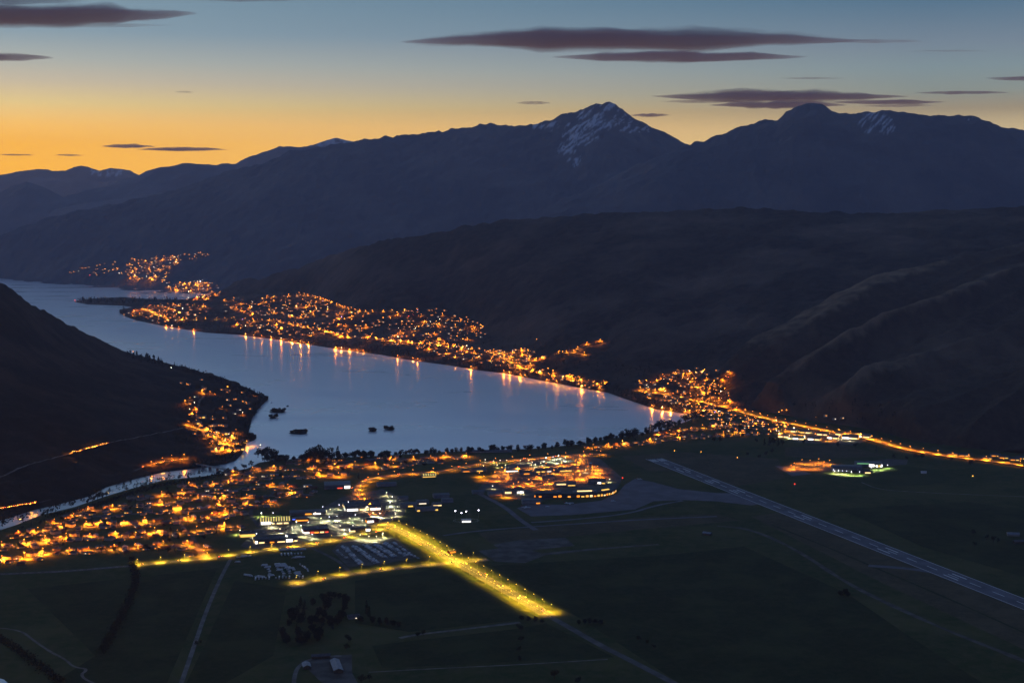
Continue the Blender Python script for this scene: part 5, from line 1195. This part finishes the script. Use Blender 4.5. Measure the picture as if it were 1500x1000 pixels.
tree_row([(764, 908, 10, 'bush', 0), (774, 909, 9, 'bush', 0), (784, 910, 10, 'bush', 0), (794, 912, 8, 'bush', 0), (762, 924, 12, 'broad', 1), (763, 940, 11, 'broad', 1), (760, 955, 10, 'broad', 1), (762, 968, 9, 'broad', 1)], 'bushy KIND near the dark end of the highway, @', 'trees at the highway end')
tree_row([(848, 914, 9, 'bush', 0), (856, 913, 10, 'bush', 0), (864, 913, 11, 'bush', 0), (872, 913, 10, 'bush', 0), (880, 914, 9, 'bush', 0)], 'clipped dark KIND in the hedge clump right of the highway, @', 'hedge clump right of the highway')
tree_row([(936, 938, 9, 'broad', 0), (948, 944, 9, 'broad', 0), (958, 950, 8, 'broad', 0), (812, 995, 16, 'broad', 0), (846, 1002, 12, 'broad', 0), (530, 1000, 14, 'broad', 0), (541, 998, 12, 'broad', 0), (288, 945, 8, 'broad', 0), (294, 943, 7, 'broad', 0)], 'lone KIND in the dark front fields, @', 'lone trees in the front fields')
tree_row([(1232, 872, 11, 'bush', 0), (1238, 870, 13, 'bush', 0), (1242, 873, 10, 'bush', 0), (1426, 784, 15, 'broad', 0), (1428, 800, 10, 'broad', 0), (1455, 794, 14, 'broad', 0), (1462, 796, 12, 'broad', 0), (1446, 790, 11, 'broad', 0)], 'dark KIND on the right side of the plain, @', 'trees on the right of the plain')
tree_row([(x, y, h, 'broad', 0) for x, y, h in ((62, 757, 12), (69, 754, 15), (76, 752, 13), (128, 738, 14), (136, 736, 17), (143, 733, 19), (150, 731, 18), (156, 728, 14), (186, 719, 10), (214, 711, 11), (244, 704, 10), (262, 702, 12), (276, 701, 10), (320, 696, 14), (334, 694, 16), (346, 691, 15), (358, 688, 17), (368, 684, 18))], 'dark KIND on the near river bank, @', 'trees on the near river bank')
# shelter belt: one long hedge
mb = MB(); rr = random.Random(8); P = resample(line3([(192, 820), (200, 848), (196, 862), (188, 885), (172, 915), (158, 940), (150, 958)]), 3.0)
for p in P:
    hh = 7 + 4 * noise.noise(Vector((p.x / 20, p.y / 20, 0)))
    for _ in range(16): leaf(mb, (p.x + rr.gauss(0, 3.2), p.y + rr.gauss(0, 2), p.z + rr.uniform(0, 1) ** .7 * hh), rr.uniform(.7, 1.4), rr)
tag(mb.build('hedge', L_con), 'long dark shelter belt hedge crossing the left field', 'hedge')
for lb, pl, hh in (('dark hedge along the near river bank', [(70, 758), (120, 748), (160, 735), (200, 722), (240, 711), (290, 704), (335, 694), (370, 690)], 9), ('scrub belt at the bottom left corner', [(-10, 930), (15, 945), (45, 965), (70, 985), (90, 1000)], 5)):
    mb = MB()
    for p in resample(line3(pl), 4.0):
        h2 = hh * (0.7 + .6 * abs(noise.noise(Vector((p.x / 30, p.y / 30, 2)))))
        for _ in range(14): leaf(mb, (p.x + rr.gauss(0, 4.5), p.y + rr.gauss(0, 4), p.z + rr.uniform(0, 1) ** .7 * h2), rr.uniform(.8, 1.7), rr)
    tag(mb.build('hedge', L_con), lb, 'hedge')
# islets in the lake, each carrying its own trees
for nm, x, y, w, d, n in (('largest islet off the point', 407, 603, 30, 26, 9), ('small islet below the largest one', 400, 612, 13, 20, 4), ('wide flat islet in the near lake', 438, 634, 34, 26, 10), ('left islet of the pair in the middle lake', 546, 631, 15, 18, 4), ('right islet of the pair in the middle lake', 571, 629, 18, 18, 5), ('tiny islet beside the largest one', 421, 595, 5, 8, 1), ('wooded spit at the foot of the peninsula', 367, 642, 20, 70, 12)):
    c = at(x, y, 0); k = c.y / FPX; hw = w * k / 2 * .9; m = MB(); ring = 14
    vs = [(c.x, c.y, 1.6)]
    for j, (f, z) in enumerate(((.6, 1.3), (1.0, -.6))):
        for i in range(ring):
            a = 6.2832 * i / ring; q = f * (1 + .15 * math.sin(3 * a + x)); vs.append((c.x + hw * q * math.cos(a), c.y + d * 1.1 * q * math.sin(a), z))
    fs = [(0, 1 + i, 1 + (i + 1) % ring) for i in range(ring)] + [(1 + i, 1 + ring + i, 1 + ring + (i + 1) % ring, 1 + (i + 1) % ring) for i in range(ring)]
    m.add(vs, fs); o = m.build('islet', M_left); tag(o, 'low ' + nm, None, None, 'structure')
    if n < 1: continue
    it = [tree(Vector((c.x + hw * (-.75 + 1.5 * (i + .5) / n) + random.uniform(-3, 3), c.y + random.uniform(-.5, .5) * d, 0.7)), random.uniform(9, 14) if n > 1 else 4, 'bush', 0, 'islet trees', wide=1.5) for i in range(n)]
    number_row(it, lambda o: 'dark tree on the %s, @' % nm)
# dense far trees that read as masses: scrub and woodland on the hills, the gardens point and the lake banks
mb = MB(); rr = random.Random(77)
def far_tree(p, h, n=14, con=False):
    for _ in range(n):
        z = rr.random(); q = (h * .20 * (1 - z) if con else h * .42 * math.sqrt(max(0.05, 1 - (2 * z - 1) ** 2)))
        a = rr.uniform(0, 6.28); leaf(mb, (p.x + q * math.cos(a) * rr.random() ** .5, p.y + q * math.sin(a) * rr.random() ** .5, p.z + h * (.08 + .92 * z)), h * rr.uniform(.08, .15), rr)
for _ in range(150):
    x = rr.uniform(113, 262); y = rr.uniform(439, 446)
    h = cast(x, y, ['gardens_point'])
    if h: far_tree(h[0], rr.uniform(14, 30), 14, rr.random() < .5)
for a, b, n, hh, con in (((262, 535), (300, 548), 30, 14, 0), ((300, 547), (392, 582), 110, 16, 0), ((186, 517), (205, 523), 14, 22, 1), ((205, 523), (240, 531), 22, 26, 1), ((240, 531), (300, 546), 30, 15, 1), ((60, 455), (185, 516), 26, 5, 0)):
    for _ in range(n):
        t_ = rr.random(); p = cast(a[0] + (b[0] - a[0]) * t_, a[1] + (b[1] - a[1]) * t_ + rr.uniform(1, 7), PH)
        if p: far_tree(p[0], hh * rr.uniform(.5, 1.1), 16, bool(con) or rr.random() < .2)
for a, b, n in (((393, 585), (380, 612), 40), ((380, 605), (362, 622), 30), ((370, 625), (378, 645), 50), ((366, 650), (350, 668), 40), ((348, 672), (300, 684), 30), ((300, 684), (150, 718), 60)):
    for _ in range(n):
        t_ = rr.random(); p = cast(a[0] + (b[0] - a[0]) * t_ - rr.uniform(1, 12), a[1] + (b[1] - a[1]) * t_ - rr.uniform(0, 3), PH)
        if p and p[0].z > 1: far_tree(p[0], rr.uniform(7, 17), 14)
for _ in range(170):
    p = cast(rr.uniform(255, 385), rr.uniform(556, 665), PH)
    if p and p[0].z > 1: far_tree(p[0], rr.uniform(6, 14), 12)
for _ in range(150):
    p = cast(rr.uniform(0, 270), rr.uniform(620, 735), PH)
    if p and p[0].z > 1: far_tree(p[0], rr.uniform(3, 7), 8)
sx = [q[0] for q in SHORE_F]; sy = [q[1] for q in SHORE_F]
for _ in range(420):
    x = rr.uniform(178, 1030); y = np.interp(x, sx, sy) - rr.uniform(.5, 13)
    p = cast(x, y, NF)
    if p and p[0].z > .3: far_tree(p[0], rr.uniform(9, 22), 10, rr.random() < .3)
for _ in range(330):
    x = rr.uniform(230, 1090); y = np.interp(x, [230, 400, 650, 900, 1090], [455, 460, 490, 545, 575]) + rr.uniform(-22, 22)
    p = cast(x, y, NF)
    if p and p[0].z > 2: far_tree(p[0], rr.uniform(9, 20), 9, rr.random() < .4)
for _ in range(60):
    p = cast(rr.uniform(1040, 1310), rr.uniform(590, 632), NF)
    if p and p[0].z > 7: far_tree(p[0], rr.uniform(8, 18), 10, rr.random() < .4)
for x0, y0, x1, y1, n in ((0, 770, 60, 752, 20), (60, 751, 150, 724, 40), (150, 724, 300, 692, 60), (130, 727, 300, 676, 30)):
    for _ in range(n):
        t_ = rr.random(); p = on_land(x0 + (x1 - x0) * t_ + rr.gauss(0, 3), y0 + (y1 - y0) * t_ + rr.gauss(0, 2), ['plain', 'peninsula_hill'])
        if p.z > 1.5: far_tree(p, rr.uniform(5, 13), 14)
tag(mb.build('distant_woodland', L_con), 'dark distant woodland along the far banks and hill foots', 'woodland', None, 'stuff')
# ------------------------------------------------------------------ the far towns: lit houses and lamps past the counted ones
def in_poly(x, y, P):
    c = False; j = len(P) - 1
    for i in range(len(P)):
        if (P[i][1] > y) != (P[j][1] > y) and x < (P[j][0] - P[i][0]) * (y - P[i][1]) / (P[j][1] - P[i][1]) + P[i][0]: c = not c
        j = i
    return c
rd = random.Random(21)
HB = MB(); LB = MB()
FARM = [M_wallA, M_roofG, W_warm]
FW = [glow('far_window_warm', (1.0, 0.36, 0.05), 3.2), glow('far_window_amber', (1.0, 0.28, 0.02), 3.8), glow('far_window_white', (1.0, 0.80, 0.55), 2.6)]
FL = [glow('far_lamp_orange', (1.0, 0.29, 0.02), 24), glow('far_lamp_white', (1.0, 0.80, 0.56), 24), glow('far_lamp_red', (1.0, 0.07, 0.05), 22), glow('far_lamp_violet', (0.45, 0.30, 1.0), 20)]
def far_house(p, big=1.0, lit=True):
    rz = rd.uniform(-.5, .5); w, d, h = rd.uniform(10, 17) * big, rd.uniform(8, 11) * big, rd.uniform(3, 6); ca, sa = math.cos(rz), math.sin(rz)
    T = lambda x, y, z: (p.x + x * ca - y * sa, p.y + x * sa + y * ca, p.z + z)
    HB.box((p.x, p.y, p.z + h / 2 - 1), (w, d, h + 2), rz, 0)
    e = .5; a = [T(-w / 2 - e, -d / 2 - e, h), T(w / 2 + e, -d / 2 - e, h), T(w / 2 + e, d / 2 + e, h), T(-w / 2 - e, d / 2 + e, h), T(-w / 2 - e, 0, h + 2.4), T(w / 2 + e, 0, h + 2.4)]
    HB.add(a, [(0, 1, 5, 4), (2, 3, 4, 5), (1, 2, 5), (3, 0, 4), (3, 2, 1, 0)], 1)
    if lit:
        for q in range(rd.choice((1, 1, 2))):
            x = rd.uniform(-w * .3, w * .3); ww = rd.uniform(2.0, 4.2) * big; zc = rd.uniform(1.2, max(1.3, h - 1.2))
            HB.quad(T(x - ww / 2, -d / 2 - .1, zc - .9), T(x + ww / 2, -d / 2 - .1, zc - .9), T(x + ww / 2, -d / 2 - .1, zc + .9), T(x - ww / 2, -d / 2 - .1, zc + .9), 2 + rd.choice((0, 0, 1, 1, 1, 2)))
NFL = [0]
def far_lamp(p, k=0, s=1.0, light=0, colr=(1.0, 0.26, 0.01), kind='SPOT'):
    h = rd.uniform(7.5, 9.5); dist = p.y / 5500.0
    LB.tube(p, p + Vector((0, 0, h)), .15, .1, 4, 4)
    LB.ball((p.x, p.y, p.z + h + .3), .62 * s * dist ** .5, 6, 4, k)
    if light:
        l = bpy.data.objects.new('lamp_light', light_data(kind, colr, light, 172.0)); col.objects.link(l); l.parent = LAMPROOT; l.location = p + Vector((0, -1.6, h - .8)); NFL[0] += 1
LAMPROOT = link('distant_street_lamps', None); tag(LAMPROOT, 'many tiny orange and white street lamps of the far towns', 'street lamps', None, 'stuff')
def scatter(poly, n, lamp_share, names=None, big=1.0, white=.08, lights=0.0, power=20000):
    names = names or NF; xs = [q[0] for q in poly]; ys = [q[1] for q in poly]; k = 0; tries = 0
    while k < n and tries < n * 30:
        tries += 1; x = rd.uniform(min(xs), max(xs)); y = rd.uniform(min(ys), max(ys))
        if not in_poly(x, y, poly): continue
        # lights gather along contour streets
        g = math.sin((y + x * .12 * math.sin(x / 60)) * 1.15) + .8 * noise.noise(Vector((x / 16, y / 9, 4)))
        if g < -.1 and rd.random() < .75: continue
        h = cast(x, y, names)
        if not h or h[0].z < 1.2: continue
        k += 1
        if rd.random() < lamp_share: far_lamp(h[0], 1 if rd.random() < white else 3 if rd.random() < .012 else 2 if rd.random() < .01 else 0, rd.choice((.5, .65, .8, .95, 1.1, 1.5)), power * rd.choice((3, 5, 9)) if rd.random() < lights * 2.6 else 0)
        else: far_house(h[0], big)
scatter([(95, 399), (150, 386), (205, 377), (230, 379), (245, 390), (250, 402), (215, 405), (180, 403), (140, 404)], 95, .6, None, 1.5)
scatter([(190, 384), (225, 376), (262, 373), (264, 384), (245, 400), (250, 416), (215, 418), (185, 410)], 105, .6, None, 1.5, .12, .15, 18000)
scatter([(238, 374), (285, 369), (312, 372), (306, 379), (262, 382), (240, 379)], 26, .6, None, 1.5)
scatter([(246, 420), (268, 412), (300, 412), (322, 420), (322, 434), (300, 441), (262, 438), (250, 430)], 120, .6, None, 1.4, .25, .25, 18000)
scatter([(180, 462), (205, 449), (250, 446), (300, 446), (306, 458), (270, 470), (235, 474), (212, 466)], 105, .55, None, 1.3, .2, .2, 22000)
scatter([(322, 440), (400, 432), (450, 431), (478, 441), (484, 462), (440, 466), (380, 462), (330, 456)], 150, .55, None, 1.3, .1, .12, 40000)
scatter([(340, 466), (480, 474), (484, 490), (430, 492), (350, 484)], 85, .5, None, 1.3, .1, .1, 40000)
scatter([(470, 447), (540, 459), (600, 455), (650, 452), (690, 466), (717, 484), (712, 495), (640, 510), (560, 503), (490, 492)], 255, .55, None, 1.2, .1, .12, 35000)
scatter([(545, 497), (640, 505), (730, 513), (780, 535), (830, 548), (892, 568), (885, 573), (840, 563), (760, 545), (680, 528), (600, 512)], 165, .5, None, 1.1, .12, .12, 32000)
scatter([(718, 520), (768, 510), (800, 524), (770, 532), (735, 526)], 40, .6, None, 1.1, .1, .3, 30000)
scatter([(930, 562), (985, 546), (1022, 537), (1086, 544), (1082, 556), (1045, 560), (1066, 572), (1070, 590), (1010, 586), (945, 572)], 120, .5, None, 1.0, .15, .1, 28000)
scatter([(930, 574), (1000, 585), (1100, 610), (1160, 625), (1140, 630), (1060, 612), (960, 590)], 90, .55, ['lakeside_hill', 'tussock_hill', 'plain'], 1.0, .1, .1, 28000)
scatter([(1020, 600), (1110, 612), (1150, 632), (1120, 640), (1050, 630), (1030, 618)], 75, .3, ['plain', 'tussock_hill', 'lakeside_hill'], .9, .2)
scatter([(262, 560), (300, 554), (345, 566), (380, 584), (362, 606), (340, 625), (300, 650), (280, 640), (270, 600)], 46, .35, PH, .9, .2, .25, 9000)
scatter([(300, 632), (330, 634), (356, 646), (348, 664), (318, 664), (302, 650)], 34, .6, PH, .9, .15, .6, 14000)
scatter([(1196, 606), (1240, 612), (1236, 620), (1190, 616)], 5, .6, None, 1)
# specks on the near plain and the slopes
for x, y, k in ((110, 441, 2), (220, 449, 2), (251, 542, 1), (195, 518, 0), (132, 404, 2), (1145, 605, 0), (1152, 604, 0), (1141, 607, 0), (786, 500, 0), (819, 517, 0), (824, 518, 0), (322, 429, 0)):
    h = cast(x, y)
    far_lamp(h[0] if h else at(x, y, 1), k, 1.3)
def far_row(P, step, off, power, k=0, s=1.0, skip=0.0, colr=(1.0, 0.28, 0.012)):
    acc = step * .5; pos = 0.0
    for a, b in zip(P, P[1:]):
        L = (b - a).length
        while acc <= pos + L:
            d = b - a; d.z = 0; d.normalize(); q = a.lerp(b, (acc - pos) / L) + Vector((-d.y, d.x, 0)) * off
            if rd.random() >= skip: far_lamp(q, k, s, power, colr)
            acc += step
        pos += L
far_row(LAKERD, 60, 8, 330000, 0, .95, .12)
far_row(UPRD, 60, 5, 150000, 0, 1.3); far_row(UPRD2, 55, 5, 150000, 0, 1.2); far_row(TERR1, 75, 5, 200000, 0, 1.2, .1)
# lamps and boats right at the far shore, whose light runs over the water
it = []
for i, x in enumerate((243, 252, 262, 284, 360, 372, 383, 397, 412, 428, 440, 452, 492, 500, 512, 523, 532, 582, 605, 612, 690, 738, 746, 762, 769, 801, 815, 852, 955, 970, 982, 1004, 1010, 1020, 1030)):
    y = np.interp(x, sx, sy) - 1.2
    h = cast(x, y, NF)
    if h: far_lamp(Vector((h[0].x, h[0].y, max(h[0].z, .5))), 1 if rd.random() < .1 else 0, 1.15, rd.choice((25000, 50000, 90000)) * (1.4 if x > 940 else 2.4 if 395 < x < 445 else 1), (1.0, 0.26, 0.015), 'POINT')
lb = LB.build('lamp_heads', FL + [M_pole], LAMPROOT)
tag(HB.build('distant_town_houses', [M_wallA, M_roofG] + FW), 'countless small lit houses of the far lakeside towns', 'houses', None, 'stuff')
print('far lights', NFL[0], 'lights', len([o for o in sc.objects if o.type == 'LIGHT']), 'objects', len(sc.objects))
# a few boats
def boat(p, rz, label, L=9.0, lamp=False):
    o = link('boat', None, None, p, rz); tag(o, label, 'boat', 'boats on the lake')
    h = MB(); w = L * .16
    h.add([(-L / 2, -w, .9), (L * .2, -w, .9), (L / 2, 0, 1.2), (L * .2, w, .9), (-L / 2, w, .9), (-L / 2, -w * .6, -.3), (L * .2, -w * .6, -.3), (L * .42, 0, -.2), (L * .2, w * .6, -.3), (-L / 2, w * .6, -.3)], [(0, 1, 2, 3, 4), (0, 5, 6, 1), (1, 6, 7, 2), (2, 7, 8, 3), (3, 8, 9, 4), (4, 9, 5, 0), (9, 8, 7, 6, 5)]); h.build('hull', PAINT[0], o)
    MB().box((-L * .08, 0, 1.6), (L * .36, w * 1.3, 1.4), 0, 0, .8).build('cabin', M_darkglass, o)
    if lamp: MB().ball((0, 0, 3.0), 1.0, 6, 4).build('lamp_head', G_white, o)
boat(at(381.5, 653, 0), .4, 'lit boat moored at the lake mouth', 14, True)
for x, y, lb in ((870, 578, 'small boat below the lakeside road'), (884, 580, 'boat beside the lit jetty on the far shore'), (398, 590, 'dinghy near the peninsula tip'), (382, 598, 'dinghy close under the peninsula trees'), (604, 531, 'small boat off the far shore')):
    boat(at(x, y, 0), random.uniform(0, 3), lb)
# ------------------------------------------------------------------ evening clouds: long lens shaped banks of thin vapour, well above the haze
def cloud_mat(name, colr, dens):
    m = bpy.data.materials.new(name); m.use_nodes = True; t = m.node_tree; t.nodes.clear()
    v = nd(t, 'ShaderNodeVolumePrincipled'); o = nd(t, 'ShaderNodeOutputMaterial'); v.inputs['Color'].default_value = colr + (1,); v.inputs['Density'].default_value = dens; v.inputs['Anisotropy'].default_value = 0.0
    t.links.new(v.outputs[0], o.inputs['Volume']); return m
CL = cloud_mat('cloud_vapour', (0.27, 0.215, 0.37), 0.0030); CL2 = cloud_mat('cloud_thin_vapour', (0.32, 0.28, 0.38), 0.0016)
def cloud(label, x0, x1, yc, th, alt=3600.0, slope=0.0, m=CL, seed=1, skew=0.0):
    """lens cloud whose middle lies at altitude alt; x0..x1, yc and th are its outline in the photograph's pixels"""
    c = at((x0 + x1) / 2, yc, alt); dist = c.y; k = dist / FPX; L = (x1 - x0) * k; T = th * k * 1.08
    nx, ny = 110, 26; rr = random.Random(seed); dep = max(1400.0, T * 3.0)
    # the lens is seen from below at a low angle, so its depth also shows in its height
    el = (alt - CAM_H) / dist; Tz = max(40.0, T - dep * el * .55) if T > dep * el else T * .55; dep = min(dep, T / el * .8)
    top, bot = [], []
    for i in range(nx + 1):
        s = -1 + 2 * i / nx; s2 = s - skew * (1 - s * s)
        e = max(0.0, 1 - abs(s2) ** 2.0) ** 1.05
        n = noise.fractal(Vector((s * 3.2 + seed * 7.1, seed, 0)), 1.0, 2.0, 4); e2 = e * max(.10, 1 + .5 * n)
        for j in range(ny + 1):
            w = -1 + 2 * j / ny; hw = max(0.0, 1 - abs(w) ** 2.0) ** .95
            st = max(.05, 1 + .75 * noise.fractal(Vector((s * 1.5 + seed, w * 5.5, seed * 2.0)), 0.9, 2.0, 3))
            x = c.x + s * L / 2 + L * .05 * noise.noise(Vector((w * 2.2, seed, 5.0))) * (1 - abs(s)); y = c.y + w * dep / 2 * (.25 + .75 * e); zc = c.z + slope * s * L / 2 + T * .10 * noise.noise(Vector((s * 2.5, seed, 8.0)))
            h = Tz * e2 * hw * st * .5
            top.append((x, y, zc + h * 1.15 + .5)); bot.append((x, y, zc - h * .85 - .5))
    N = (nx + 1) * (ny + 1); q = lambda i, j: i * (ny + 1) + j; mb = MB(); fs = []
    for i in range(nx):
        for j in range(ny):
            fs.append((q(i, j), q(i + 1, j), q(i + 1, j + 1), q(i, j + 1))); fs.append((N + q(i, j + 1), N + q(i + 1, j + 1), N + q(i + 1, j), N + q(i, j)))
    for i in range(nx):
        fs.append((N + q(i, 0), N + q(i + 1, 0), q(i + 1, 0), q(i, 0))); fs.append((q(i, ny), q(i + 1, ny), N + q(i + 1, ny), N + q(i, ny)))
    for j in range(ny):
        fs.append((N + q(0, j + 1), N + q(0, j), q(0, j), q(0, j + 1))); fs.append((N + q(nx, j), N + q(nx, j + 1), q(nx, j + 1), q(nx, j)))
    mb.add(top + bot, fs); o = mb.build('cloud', m, smooth=True); tag(o, label, 'cloud', 'evening clouds'); return o
cloud('large dark purple cloud at the top left corner', -260, 285, 25, 34, 3600, .012, CL, 1, .1)
cloud('thin cloud cut by the top edge at the far left', -120, 125, 2, 10, 3800, 0, CL, 2)
cloud('small double cloud at the left edge', -90, 78, 84, 12, 3500, 0, CL, 3)
cloud('thin dark cloud at the top edge above the ridge', 275, 455, -1, 8, 3700, 0, CL, 4)
cloud('largest dark purple cloud over the pyramid peak', 592, 1270, 60, 32, 3600, 0, CL, 5, -.12)
cloud('second long cloud just below the largest one', 810, 1180, 84, 17, 3500, 0, CL, 6)
cloud('thin tail cloud right of the largest one', 1210, 1355, 61, 6, 3600, 0, CL2, 7)
cloud('upper bank of the cloud above the right summit', 955, 1330, 142, 17, 3300, 0, CL, 8)
cloud('lower bank of the cloud above the right summit', 1040, 1240, 154, 13, 3200, 0, CL, 9)
cloud('thin right streak beyond the right summit cloud', 1215, 1385, 150, 7, 3300, 0, CL, 10)
cloud('short streak cloud over the right mountain', 1260, 1370, 155, 5, 3300, 0, CL2, 20)
cloud('long faint streak cloud near the right edge', 1340, 1480, 136, 5, 3400, 0, CL, 11)
cloud('small dark cloud cut by the right edge', 1445, 1600, 115, 8, 3500, 0, CL, 12)
cloud('tiny streak cloud left of the pyramid peak', 755, 808, 151, 5, 3200, 0, CL2, 13)
cloud('small streak cloud right of the pyramid peak', 922, 982, 169, 5, 3200, 0, CL, 14)
cloud('short dark streak in the orange glow', 148, 228, 214.5, 6, 2600, 0, CL, 15)
cloud('long dark streak in the orange glow', 200, 335, 219, 6, 2600, 0, CL, 16)
cloud('left tiny dash cloud low in the glow', -5, 52, 227, 3, 2500, 0, CL2, 17)
cloud('right tiny dash cloud low in the glow', 80, 122, 227.5, 3, 2500, 0, CL2, 18)
cloud('faint wisp in the pale middle sky', 255, 285, 135, 3, 3400, 0, CL2, 19)
cloud('faint long wisp high on the right', 1330, 1450, 75, 3, 3600, 0, CL2, 22)
cloud('faint wisp above the upper summit cloud', 1140, 1240, 115, 3.5, 3500, 0, CL2, 23)

cloud('thin veil trailing left of the largest cloud', 600, 800, 66, 6, 3550, 0, CL2, 31)
cloud('thin veil lying over the top of the largest cloud', 660, 1010, 48, 5, 3650, 0, CL2, 32)
cloud('thin streak under the left half of the upper summit bank', 965, 1100, 149, 5, 3250, 0, CL2, 33)
cloud('short streak on the left above the upper summit bank', 1040, 1150, 135, 4, 3350, 0, CL2, 34)
cloud('thin trailing streak under the top left cloud', 60, 250, 38, 6, 3500, .01, CL2, 35)
# ------------------------------------------------------------------ haze
hz = MB().box((0, 11200, 850), (33000, 26000, 1720)).build('haze', [])
mh = bpy.data.materials.new('haze_air'); mh.use_nodes = True
t = mh.node_tree; t.nodes.clear()
v = nd(t, 'ShaderNodeVolumePrincipled'); o = nd(t, 'ShaderNodeOutputMaterial')
v.inputs['Color'].default_value = (0.66, 0.71, 1.0, 1); v.inputs['Density'].default_value = 2.5e-5
v.inputs['Anisotropy'].default_value = 0.4
t.links.new(v.outputs[0], o.inputs['Volume'])
hz.data.materials.append(mh)
tag(hz, 'thin blue evening haze over the valley', None, None, 'stuff')
